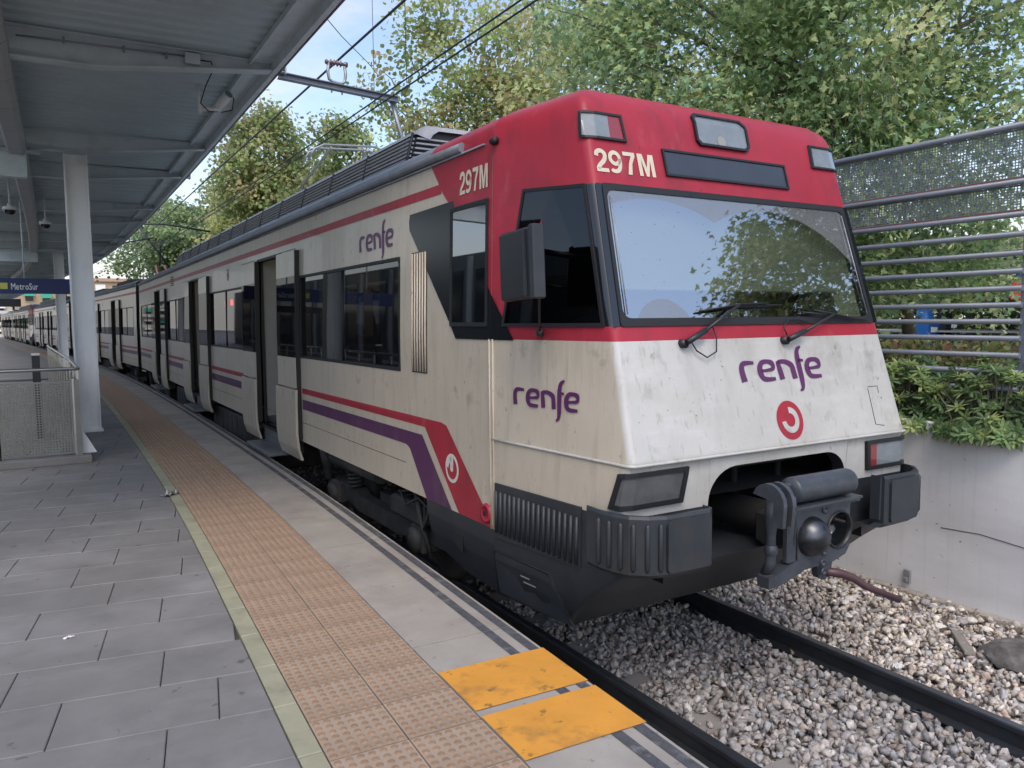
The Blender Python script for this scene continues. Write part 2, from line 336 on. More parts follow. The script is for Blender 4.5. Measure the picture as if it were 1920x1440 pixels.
def link(name, me, parent=None, loc=None, rz=0.0):
    o = bpy.data.objects.new(name, me); COL.objects.link(o)
    if parent is not None: o.parent = parent
    if loc is not None: o.location = loc
    if rz: o.rotation_euler = (0, 0, rz)
    return o
def tag(o, label=None, cat=None, group=None, kind=None):
    if label: o['label'] = label
    if cat: o['category'] = cat
    if group: o['group'] = group
    if kind: o['kind'] = kind
    return o
def thing(name, label, cat, loc=(0, 0, 0), rz=0, group=None):
    return tag(link(name, None, None, loc, rz), label, cat, group)
KIDS = {}
def copy_tree(o, parent=None):
    c = o.copy(); COL.objects.link(c); c.parent = parent
    for ch in [k for k in CHILD.get(o, [])]: copy_tree(ch, c)
    return c
CHILD = {}
def index_children():
    CHILD.clear()
    for o in bpy.data.objects:
        if o.parent is not None: CHILD.setdefault(o.parent, []).append(o)
def spl(knots):
    xs = np.array([k[0] for k in knots], float); ys = np.array([k[1] for k in knots], float); n = len(xs)
    h = np.diff(xs); A = np.eye(n); b = np.zeros(n)
    for i in range(1, n - 1):
        A[i, i - 1] = h[i - 1]; A[i, i] = 2 * (h[i - 1] + h[i]); A[i, i + 1] = h[i]
        b[i] = 6 * ((ys[i + 1] - ys[i]) / h[i] - (ys[i] - ys[i - 1]) / h[i - 1])
    mm = np.linalg.solve(A, b)
    def f(x):
        i = int(min(max(np.searchsorted(xs, x) - 1, 0), n - 2)); t0 = xs[i + 1] - x; t1 = x - xs[i]
        return float((mm[i] * t0 ** 3 + mm[i + 1] * t1 ** 3) / (6 * h[i]) + (ys[i] / h[i] - mm[i] * h[i] / 6) * t0 + (ys[i + 1] / h[i] - mm[i + 1] * h[i] / 6) * t1)
    return f
EDGE = spl([(-8, 1.95), (0, 2.20), (2.6, 2.295), (5, 2.40), (8, 2.51), (12, 2.57), (17, 2.59), (24.5, 2.52), (33, 2.27), (42, 1.85), (65, .0), (100, -2.95), (145, -6.9)])
TRK = spl([(-12, 4.14), (2.35, 4.196), (5.2, 4.22), (12, 4.25), (20, 4.24), (30, 4.14), (42, 3.66), (65, 1.78), (100, -1.2), (150, -5.6)])
EAVE = spl([(-8, 2.5), (2, 2.58), (8, 2.60), (15, 2.68), (24, 2.74), (33, 2.70), (42, 2.47), (65, .75), (100, -2.2), (150, -6.45)])
PZ = 0.68                       # platform top above the rails
def slope(f, y): return (f(y + .05) - f(y - .05)) / .1
def fr(f, y, off=0, z=0):
    """point offset to the right of a curve"""
    s = slope(f, y); k = 1 / math.hypot(1, s); return Vector((f(y) + off * k, y - off * s * k, z))
def yrange(a, b, st): return [a + (b - a) * i / max(1, round((b - a) / st)) for i in range(max(1, round((b - a) / st)) + 1)]
def strip(mb, f, y0, y1, o0, o1, z, step=1.0, m=0):
    ys = yrange(y0, y1, step); mb.grid([[fr(f, y, o0, z), fr(f, y, o1, z)] for y in ys], m)
def clip2d(poly, a, b, c):
    """keep a*x+b*y<=c"""
    o = []
    for i in range(len(poly)):
        p, q = poly[i], poly[(i + 1) % len(poly)]; dp, dq = a * p[0] + b * p[1] - c, a * q[0] + b * q[1] - c
        if dp <= 0: o.append(p)
        if (dp < 0 < dq) or (dq < 0 < dp):
            t = dp / (dp - dq); o.append((p[0] + t * (q[0] - p[0]), p[1] + t * (q[1] - p[1])))
    return o
def text_polys(s, size, bold=0.0):
    """built-in font turned into triangles in 2d; returns list of 2d tris and width"""
    cu = bpy.data.curves.new('t', 'FONT'); cu.body = s; cu.size = size; cu.offset = bold; cu.resolution_u = 4
    o = bpy.data.objects.new('t', cu); COL.objects.link(o); dg = bpy.context.evaluated_depsgraph_get(); dg.update()
    me = bpy.data.meshes.new_from_object(o.evaluated_get(dg))
    vs_ = [(v.co.x, v.co.y) for v in me.vertices]; ps = [[vs_[i] for i in p.vertices] for p in me.polygons]
    bpy.data.objects.remove(o); bpy.data.curves.remove(cu); bpy.data.meshes.remove(me)
    x0 = min(v[0] for v in vs_); x1 = max(v[0] for v in vs_)
    return [[(a - x0, b) for a, b in p] for p in ps], x1 - x0
def stroke(pts, w, n=8):
    """smooth ribbon through points; w: width (number or one per point)"""
    P = np.array(pts, float); k = len(P); ws = np.array(w if hasattr(w, '__len__') else [w] * k, float)
    out_, wo = [], []
    for i in range(k - 1):
        p0, p1, p2, p3 = P[max(i - 1, 0)], P[i], P[i + 1], P[min(i + 2, k - 1)]
        for j in range(n):
            t = j / n; out_.append(.5 * (2 * p1 + (p2 - p0) * t + (2 * p0 - 5 * p1 + 4 * p2 - p3) * t * t + (3 * p1 - p0 - 3 * p2 + p3) * t ** 3)); wo.append(ws[i] * (1 - t) + ws[i + 1] * t)
    out_.append(P[-1]); wo.append(ws[-1]); q = np.array(out_); d = np.gradient(q, axis=0); d /= np.linalg.norm(d, axis=1)[:, None] + 1e-9
    nn = np.stack([-d[:, 1], d[:, 0]], 1) * (np.array(wo) / 2)[:, None]; a, b = q + nn, q - nn
    return [[tuple(a[i]), tuple(b[i]), tuple(b[i + 1]), tuple(a[i + 1])] for i in range(len(q) - 1)]
def ring(cx, cy, r0, r1, a0, a1, n=24):
    o = []
    for i in range(n):
        A, B = R(a0 + (a1 - a0) * i / n), R(a0 + (a1 - a0) * (i + 1) / n)
        o.append([(cx + r1 * math.cos(A), cy + r1 * math.sin(A)), (cx + r1 * math.cos(B), cy + r1 * math.sin(B)), (cx + r0 * math.cos(B), cy + r0 * math.sin(B)), (cx + r0 * math.cos(A), cy + r0 * math.sin(A))])
    return o
def decal(polys, mp, off, cuts=(), cutsu=(), thick=0.0):
    """flat print or fitting laid on a curved surface: 2d polygons cut where the surface folds, mapped by mp(u, v, offset)"""
    bm = bmesh.new()
    for p in polys:
        try: bm.faces.new([bm.verts.new((a, b, 0)) for a, b in p])
        except ValueError: pass
    bmesh.ops.remove_doubles(bm, verts=bm.verts, dist=1e-6)
    for c in cuts: bmesh.ops.bisect_plane(bm, geom=bm.verts[:] + bm.edges[:] + bm.faces[:], plane_co=(0, c, 0), plane_no=(0, 1, 0))
    for c in cutsu: bmesh.ops.bisect_plane(bm, geom=bm.verts[:] + bm.edges[:] + bm.faces[:], plane_co=(c, 0, 0), plane_no=(1, 0, 0))
    mb = MB()
    for f in bm.faces: mb.quad([mp(v.co.x, v.co.y, off) for v in f.verts])
    if thick:
        for e in bm.edges:
            if len(e.link_faces) == 1:
                a, b = e.verts; mb.quad([mp(a.co.x, a.co.y, off), mp(b.co.x, b.co.y, off), mp(b.co.x, b.co.y, off - thick), mp(a.co.x, a.co.y, off - thick)])
    bm.free(); return mb
def rrect(x0, x1, y0, y1, r, n=4):
    o = []
    for cx, cy, a in ((x1 - r, y1 - r, 0), (x0 + r, y1 - r, 90), (x0 + r, y0 + r, 180), (x1 - r, y0 + r, 270)):
        for i in range(n + 1): A = R(a + 90 * i / n); o.append((cx + r * math.cos(A), cy + r * math.sin(A)))
    return o
def frame2d(outer, inner):
    n = len(outer); return [[outer[i], outer[(i + 1) % n], inner[(i + 1) % n], inner[i]] for i in range(n)]

# ================================================================== SETTING
# ground, ballast bed
mb = MB(); mb.box(-400, 400, -120, 700, -1.2, -.62); tag(mb.build('ground', 'far_ground'), kind='structure')
mb = MB(); ys = yrange(-10, 150, 2)
prof = [(-1.75, -.60), (-1.6, -.21), (-.2, -.205), (1.5, -.20), (2.2, -.16), (3.2, -.12)]
mb.grid([[Vector((TRK(y) + o, y, z)) for o, z in prof] for y in ys]); bed = tag(mb.build('ballast_bed', 'bed_soil'), kind='structure')

# rails, sleepers, clips
track = tag(link('railway_track', None), kind='structure')
RP = [(-.070, -.168), (.070, -.168), (.070, -.158), (.012, -.135), (.009, -.045), (.034, -.034), (.036, -.008), (.028, 0), (-.028, 0), (-.036, -.008), (-.034, -.034), (-.009, -.045), (-.012, -.135), (-.070, -.158)]
for sgn in (-1, 1):
    mb = MB(); ysr = yrange(-6, 40, 1.0) + yrange(44, 150, 4)
    rows = [[Vector((TRK(y) + sgn * .869 + u, y, v)) for u, v in RP] for y in ysr]
    mb.grid(rows, 0, closed=True)
    for i, f in enumerate(mb.f):
        if i % 14 in (7,): mb.m[i] = 1
    mb.build('rail', ['rail_steel', 'rail_head'], track)
ms = MB(); ms.prism([(-.145, -.06), (.145, -.06), (.12, .04), (-.12, .04)], 'x', -1.3, 1.3); ms = ms.mesh('sleeper', 'sleeper_concrete')
mc = MB()
mc.box(-.05, .05, -.06, .06, 0, .02)
mc.tube([(.02, -.05, .02), (.05, -.05, .045), (.075, 0, .05), (.05, .05, .045), (.0, .04, .03), (-.02, .0, .03)], .009, 6)
mc.tube([(.045, 0, 0), (.045, 0, .06)], .014, 6); mc = mc.mesh('rail_clip', 'rail_steel')
y = -1.22
while y < 11:
    if y > 1.5:
        o = link('sleeper', ms, track, (TRK(y), y, -.212))
        for s in (-1, 1):
            for q in (-1, 1):
                if (s, q) != (-1, -1):
                    c = link('rail_clip', mc, track, (TRK(y) + s * .869 + q * .085, y, -.172)); c.rotation_euler = (0, 0, 0 if q > 0 else math.pi)
    y += .70

# ballast stones: one loose mass
def icos(sub):
    bm = bmesh.new(); bmesh.ops.create_icosphere(bm, subdivisions=sub, radius=1); v = np.array([x.co[:] for x in bm.verts]); f = np.array([[q.index for q in x.verts] for x in bm.faces]); bm.free(); return v, f
def stones(pos, size, sub, name, cols):
    base, F = icos(sub); n = len(pos); nv = len(base)
    V = np.empty((n, nv, 3)); C = np.empty((n, nv, 4))
    variants = []
    for k in range(24):
        v = base.copy()
        for _ in range(7):
            d = RNG.normal(size=3); d /= np.linalg.norm(d); h = RNG.uniform(.18, .55); s = v @ d; v = v - np.outer(np.maximum(s - h, 0), d)
        v *= RNG.uniform(1.0, 1.85, 3); variants.append(v)
    for i in range(n):
        v = variants[RNG.integers(24)]
        q = RNG.normal(size=4); q /= np.linalg.norm(q); w, x, y_, z = q
        Rm = np.array([[1 - 2 * (y_ * y_ + z * z), 2 * (x * y_ - z * w), 2 * (x * z + y_ * w)], [2 * (x * y_ + z * w), 1 - 2 * (x * x + z * z), 2 * (y_ * z - x * w)], [2 * (x * z - y_ * w), 2 * (y_ * z + x * w), 1 - 2 * (x * x + y_ * y_)]])
        V[i] = (v * size[i]) @ Rm.T + pos[i]; c = cols[i]; C[i] = (*c, 1)
    FF = (F[None] + (np.arange(n) * nv)[:, None, None]).reshape(-1, 3)
    return mesh_np(name, V.reshape(-1, 3), FF, C.reshape(-1, 4), 'ballast')
def mesh_np(name, V, F, C, m):
    me = bpy.data.meshes.new(name); k = F.shape[1]
    me.vertices.add(len(V)); me.vertices.foreach_set('co', V.astype(np.float32).ravel())
    me.loops.add(F.size); me.loops.foreach_set('vertex_index', F.astype(np.int32).ravel())
    me.polygons.add(len(F)); me.polygons.foreach_set('loop_start', np.arange(0, F.size, k, dtype=np.int32)); me.polygons.foreach_set('loop_total', np.full(len(F), k, dtype=np.int32))
    if C is not None:
        ca = me.color_attributes.new('tint', 'FLOAT_COLOR', 'POINT'); ca.data.foreach_set('color', C.astype(np.float32).ravel())
    me.materials.append(MATS[m]); me.update(calc_edges=True); return me
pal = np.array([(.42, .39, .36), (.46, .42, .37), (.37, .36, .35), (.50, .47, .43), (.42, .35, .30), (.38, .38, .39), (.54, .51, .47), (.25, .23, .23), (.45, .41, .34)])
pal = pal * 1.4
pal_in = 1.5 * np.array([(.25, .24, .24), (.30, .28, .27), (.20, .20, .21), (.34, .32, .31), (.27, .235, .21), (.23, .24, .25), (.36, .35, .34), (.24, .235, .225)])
pos, size, cols = [], [], []
def scatter(n, x0, x1, y0, y1, s0, s1, z0, zr, palette, skip=None):
    for _ in range(n):
        x, y = RNG.uniform(x0, x1), RNG.uniform(y0, y1); xt = x - (TRK(y) - 4.2)
        if skip and skip(xt, y): continue
        s = .92 * RNG.uniform(s0, s1) * RNG.choice([1, 1, 1.25]); rel = xt - 4.2
        zb = np.interp(rel, [p[0] for p in prof], [p[1] for p in prof])
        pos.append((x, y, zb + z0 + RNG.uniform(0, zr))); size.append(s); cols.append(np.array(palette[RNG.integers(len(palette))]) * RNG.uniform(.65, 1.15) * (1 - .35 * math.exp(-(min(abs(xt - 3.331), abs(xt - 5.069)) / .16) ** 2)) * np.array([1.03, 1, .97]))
def near_rail(xt, y): return abs(xt - 3.331) < .085 or abs(xt - 5.069) < .085 or (abs(((y + 1.22 + .35) % .70) - .35) < .13 and (3.25 < xt < 3.78 and RNG.random() < .9))
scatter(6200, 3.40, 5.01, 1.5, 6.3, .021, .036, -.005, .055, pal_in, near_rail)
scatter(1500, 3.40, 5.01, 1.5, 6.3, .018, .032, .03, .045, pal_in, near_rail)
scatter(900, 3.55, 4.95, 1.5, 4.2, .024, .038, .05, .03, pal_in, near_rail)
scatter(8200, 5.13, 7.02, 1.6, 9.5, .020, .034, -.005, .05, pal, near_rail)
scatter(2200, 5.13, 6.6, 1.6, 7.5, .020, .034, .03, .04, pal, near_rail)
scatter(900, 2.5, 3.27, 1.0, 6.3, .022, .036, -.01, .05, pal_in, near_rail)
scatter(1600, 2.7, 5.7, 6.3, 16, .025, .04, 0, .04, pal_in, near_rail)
me = stones(np.array(pos), np.array(size), 1, 'ballast_stones', cols)
tag(link('ballast_stones', me), kind='stuff')

# ---- platform: base slab, then paving laid piece by piece
platform = tag(link('platform', None), kind='structure')
mb = MB(); ys = yrange(-8, 145, 1.5)
mb.grid([[Vector((EDGE(y) - 14, y, PZ - .03)), fr(EDGE, y, -.012, PZ - .03), fr(EDGE, y, -.012, PZ - .20), fr(EDGE, y, -.10, PZ - .20), fr(EDGE, y, -.10, -.7)] for y in ys])
for i in range(len(mb.f)):
    if i % 4: mb.m[i] = 1
mb.build('slab_base', ['joint_dark', 'platform_face'], platform)
O_T0, O_T1, O_Y0 = -.655, -1.375, -1.486      # offsets of tactile band and yellow edging from the platform edge
def slab_obj(name, poly, z0, z1, m, parent, c=.004):
    """one paving piece: chamfered top"""
    cx = sum(p[0] for p in poly) / len(poly); cy = sum(p[1] for p in poly) / len(poly)
    mb = MB(); ins = [(p[0] + (cx - p[0]) * c / max(.05, math.hypot(p[0] - cx, p[1] - cy)) * 1.4, p[1] + (cy - p[1]) * c / max(.05, math.hypot(p[0] - cx, p[1] - cy)) * 1.4) for p in poly]
    r0 = [(x, y, z0) for x, y in poly]; r1 = [(x, y, z1 - c) for x, y in poly]; r2 = [(x, y, z1) for x, y in ins]
    mb.grid([r0, r1, r2], 0, closed=True); mb.quad(r2, 0)
    return mb.build(name, m, parent, fix=False)
# grey pavers, rows turned about 9 degrees to the edge
th = R(-9.3); ux, uy = (math.cos(th), math.sin(th)), (-math.sin(th), math.cos(th))
def pv(i, j, du, dv): 
    u = i * .722 + (j % 2) * .33 + du + .06 * math.sin(j * 2.1); v = j * .472 + dv
    return (.41 + u * ux[0] + v * uy[0], 4.26 + u * ux[1] + v * uy[1])
cand = []
for j in range(-5, 60):
    for i in range(-14, 10):
        c = pv(i, j, .36, .236); y = c[1]
        if not (2.2 < y < 30): continue
        xl = EDGE(y) + O_Y0
        if c[0] > xl + .45: continue
        a = math.degrees(math.atan2(c[0], y))
        if a < -4.2 - 20 / max(y, 1): continue
        g = .0024
        poly = [pv(i, j, g, g), pv(i, j, .722 - g, g), pv(i, j, .722 - g, .472 - g), pv(i, j, g, .472 - g)]
        s = slope(EDGE, y); k = math.hypot(1, s)
        poly = clip2d(poly, 1 / k, -s / k, (EDGE(y) * 1 - s * y) / k + O_Y0 - .006)
        if len(poly) < 3: continue
        ar = abs(sum(poly[q][0] * poly[(q + 1) % len(poly)][1] - poly[(q + 1) % len(poly)][0] * poly[q][1] for q in range(len(poly)))) / 2
        if ar < .006: continue
        cand.append((y, poly))
cand.sort(key=lambda t: t[0])
for y, poly in cand[:285]: slab_obj('paving_slab', poly, PZ - .03, PZ + random.uniform(-.0012, .0012), 'paver', platform)
ylast = cand[285][0] if len(cand) > 285 else 30
mb = MB()
for y, poly in cand[285:]:
    mb.quad([(a, b, PZ) for a, b in poly])
for y in range(30, 145, 1): pass
strip(mb, EDGE, min(ylast + 2, 31), 145, -13.9, O_Y0 - .004, PZ - .006, 2)
tag(mb.build('paving', 'paver', platform), kind='stuff')
mb = MB(); mb.quad([(-12, -8, PZ - .012), (-1.2, -8, PZ - .012), (-1.6, 34, PZ - .012), (-12, 34, PZ - .012)]); tag(mb.build('paving', 'paver', platform), kind='stuff')
# yellow edging stones
y = 1.2
k = 0
while y < 75:
    ln = .49
    p = [fr(EDGE, y + .003, O_Y0), fr(EDGE, y + .003, O_T1 - .005), fr(EDGE, y + ln - .003, O_T1 - .005), fr(EDGE, y + ln - .003, O_Y0)]
    slab_obj('edging_stone', [(q.x, q.y) for q in p], PZ - .03, PZ + random.uniform(-.001, .0015), 'edging_yellow', platform); y += ln
# tactile tiles, two files
TL = .361
def tactile_mesh(studs):
    mb = MB(); h = TL / 2 - .003
    mb.box(-h, h, -h, h, -.03, 0)
    n = 7; p = 2 * h / n
    for i in range(n):
        for j in range(n):
            if studs:
                cx, cy = -h + (i + .5) * p, -h + (j + .5) * p
                rows = [[(cx + r * math.cos(k * math.pi / 4), cy + r * math.sin(k * math.pi / 4), z) for k in range(8)] for r, z in ((.0175, 0), (.0145, .0042), (.0105, .005))]
                mb.grid(rows, 1, True, closed=True); mb.quad(rows[-1], 1)
    if not studs:
        for i in range(n):
            for j in range(n):
                cx, cy = -h + (i + .5) * p, -h + (j + .5) * p
                q = [(cx - .014, cy - .014, 0), (cx + .014, cy - .014, 0), (cx + .014, cy + .014, 0), (cx - .014, cy + .014, 0)]; t = [(a * .6 + cx * .4, b * .6 + cy * .4, .005) for a, b, c in q]
                mb.grid([q, t], 1, closed=True); mb.quad(t, 1)
    return mb.mesh('tactile_tile', ['tactile', 'tactile_stud'])
TM1, TM2 = tactile_mesh(True), tactile_mesh(False)
y = 2.70 - 1.083; n = 0
while y < 60:
    for c in (0, 1):
        p = fr(EDGE, y + .18, O_T0 - TL * (.5 + c), PZ + random.uniform(-.001, .001))
        if n < 290: o = link('tactile_tile', TM1 if y < 16 else TM2, platform, p, -math.atan(slope(EDGE, y + .18))); n += 1
    y += TL + .001
mb = MB(); strip(mb, EDGE, y - .3 if n < 290 else 53.5, 145, O_T1, O_T0, PZ, 2); tag(mb.build('tactile_paving', 'tactile', platform), kind='stuff')
mb = MB(); strip(mb, EDGE, 75, 145, O_Y0, O_T1 - .006, PZ, 2); tag(mb.build('edging_band', 'edging_yellow', platform), kind='stuff')
# coping slabs with grip strips and the orange marks
COPY0 = 3.97 - 1.1 * 3
k = 0
while COPY0 + k * 1.1 < 80:
    y0 = COPY0 + k * 1.1; mb = MB(); g = .004
    ysn = [y0 + g, y0 + .55, y0 + 1.1 - g]
    rows = []
    for y in ysn: rows.append([fr(EDGE, y, O_T0 + .004, PZ - .19), fr(EDGE, y, O_T0 + .004, PZ), fr(EDGE, y, -.006, PZ), fr(EDGE, y, 0, PZ - .008), fr(EDGE, y, 0, PZ - .19)])
    mb.grid(rows, 0); mb.quad(rows[0]); mb.quad(rows[-1][::-1]); cs = mb.build('coping_slab', 'coping', platform)
    if y0 < 70:
        mb = MB()
        for o0, o1 in ((-.205, -.147), (-.083, -.026)): mb.grid([[fr(EDGE, y, o0, PZ + .0035), fr(EDGE, y, o1, PZ + .0035)] for y in ([y0 + g, y0 + 1.1 - g] if y0 > 8 else [y0 + g, y0 + .37, y0 + .73, y0 + 1.1 - g])])
        mb.build('grip_strip', 'grip_strip', cs, fix=False)
    k += 1
mb = MB(); strip(mb, EDGE, COPY0 + k * 1.1, 145, O_T0, 0, PZ, 2); tag(mb.build('coping_band', 'coping', platform), kind='stuff')
for a, b in ((2.655, 3.075), (3.135, 3.595)):
    mb = MB(); mb.grid([[fr(EDGE, y, -.650, PZ + .006), fr(EDGE, y, -.3, PZ + .006), fr(EDGE, y, -.004, PZ + .006)] for y in (a, (a + b) / 2, b)]); mb.build('orange_marking', 'marking_orange', platform)

# right-hand retaining wall with kerb, embankment behind it
WX = 7.05
wall = thing('retaining_wall', 'long pale concrete retaining wall on the right of the gravel, plants above', 'wall', (WX, 0, 0))
mb = MB(); yj = [-8, -4.2, .3, 2.95, 5.6, 9.0, 12.6, 16.2, 24, 34, 60]
for a, b in zip(yj[:-1], yj[1:]):
    m2 = MB(); m2.box(0, .26, a + .006, b - .006, -.4, 1.56, bev=.012); m2.build('wall_panel', 'wall_concrete', wall)
mb = MB(); mb.box(.02, .24, -8, 60, -.4, 1.53); mb.build('core', 'joint_dark', wall)
mb = MB(); mb.box(-.09, -.002, -8, 60, -.4, -.085, bev=.01); mb.build('footing', 'kerb_concrete', wall)
for pts in (((2.2, .72), (2.6, .66), (2.95, .60), (3.3, .565), (3.7, .60), (4.05, .58)), ((5.6, .95), (6.1, .9), (6.8, .94))):
    mb = MB(); mb.tube([(-.001, y, z) for y, z in pts], .004, 5); mb.build('crack', 'joint_dark', wall)
mb = MB(); mb.box(-.03, 0, -.035, .035, 0, .13, bev=.006); mb.box(-.055, -.03, -.02, .02, .02, .06, bev=.004); o = mb.build('wall_bracket', 'galvanised', wall); o.location = (-.003, 4.35, -.03)
mb = MB(); mb.grid([[(WX + .26, y, 1.42), (WX + 4, y, 1.45), (WX + 9, y, 1.25), (90, y, .6)] for y in (-40, 0, 20, 60, 200)]); tag(mb.build('embankment', 'earth'), kind='structure')
mb = MB(); mb.quad([(WX + .26, -40, -.6), (WX + .26, -40, 1.42), (WX + .26, 200, 1.42), (WX + .26, 200, -.6)]); tag(mb.build('embankment_face', 'earth'), kind='structure')

# ================================================================== TRAIN
LV = [.53, .80, 1.02, 1.37, 1.60, 1.665, 1.692, 1.72, 2.41, 2.50, 3.39, 3.80, 3.90, 3.97, 4.04, 4.085, 4.12, 4.14]
YC = [-.77, -1.07, -1.355, -1.365, -1.385, -1.388, -1.412, -1.40, -1.203, -1.177, -.922, -.804, -.778, -.738, -.655, -.53, -.30, -.05]
WC = [1.33, 1.375, 1.385, 1.375, 1.342, 1.335, 1.328, 1.322, 1.283, 1.279, 1.232, 1.212, 1.206, 1.185, 1.11, .93, .55, .08]
WS = [1.42, 1.45, 1.455, 1.455, 1.455, 1.455, 1.457, 1.455, 1.455, 1.452, 1.431, 1.421, 1.41, 1.36, 1.22, .90, .45, .08]
yc = lambda z: float(np.interp(z, LV, YC)); wc = lambda z: float(np.interp(z, LV, WC)); ws = lambda z: float(np.interp(z, LV, WS))
FIL = .055
ROOF = [(1.42, 3.83), (1.41, 3.90), (1.36, 3.97), (1.22, 4.04), (.90, 4.085), (.45, 4.12), (0, 4.14)]
LEN = 24.55
DOORS = [6.48, 12.75, 19.05]; DW = .65
WINS = [(1.68, 4.92), (8.05, 11.20), (14.33, 17.48), (20.62, 24.05)]
WZ0, WZ1, DZ0, DZ1 = 2.09, 3.12, 1.02, 3.43

def side(sg):
    """surface of body side (y>=0) and nose flank (y<0)"""
    def f(y, z, off=0.0):
        if y >= 0: return Vector((sg * (ws(z) + off), y, z))
        s = min(1, y / yc(z)); return Vector((sg * (ws(z) + s * (wc(z) - ws(z)) + off), y - off * .08, z))
    return f
def front(x, z, off=0.0): return Vector((x, yc(z) - off * .96, z + off * .2))
def wrap(sg):
    """round the front corner: u>0 on the front, u<0 on the flank"""
    def f(u, z, off=0.0):
        if u >= 0: 
            k = .0 if u > .07 else (.07 - u) * .35
            return Vector((sg * (wc(z) - u + off * (.3 if u > .05 else .6)), yc(z) - off + k, z))
        q = side(sg)(yc(z) - u, z, off); return q
    return f

def plan(z, r=FIL, nf=5):
    """one level of the nose: seam left -> front -> seam right; returns points"""
    w, y, s = wc(z), yc(z), ws(z); pts = []
    for t in (0, .25, .5, .75): pts.append((-s + t * (s - w), t * y))
    d = Vector((s - w, y)).normalized() if s != w or y else Vector((0, -1)); rr = min(r, w * .5, abs(y) * .5)
    a = Vector((-w, y)) - d * rr; c = Vector((-w, y)); b = Vector((-w + rr, y))
    for i in range(nf + 1):
        t = i / nf; p = a * (1 - t) ** 2 + c * 2 * t * (1 - t) + b * t * t; pts.append((p.x, p.y))
    xs = [-.67, -.45, -.22, 0, .22, .45, .67]; k = min(1, (w - rr) / .75)
    L_ = pts[:]
    return L_ + [(x * k, y) for x in xs] + [(-p[0], p[1]) for p in reversed(L_)]
def arch(x):
    a = abs(x)
    if a < .44: return 1.605
    return 1.40 + math.sqrt(max(0, 1 - ((a - .44) / .23) ** 2)) * .205

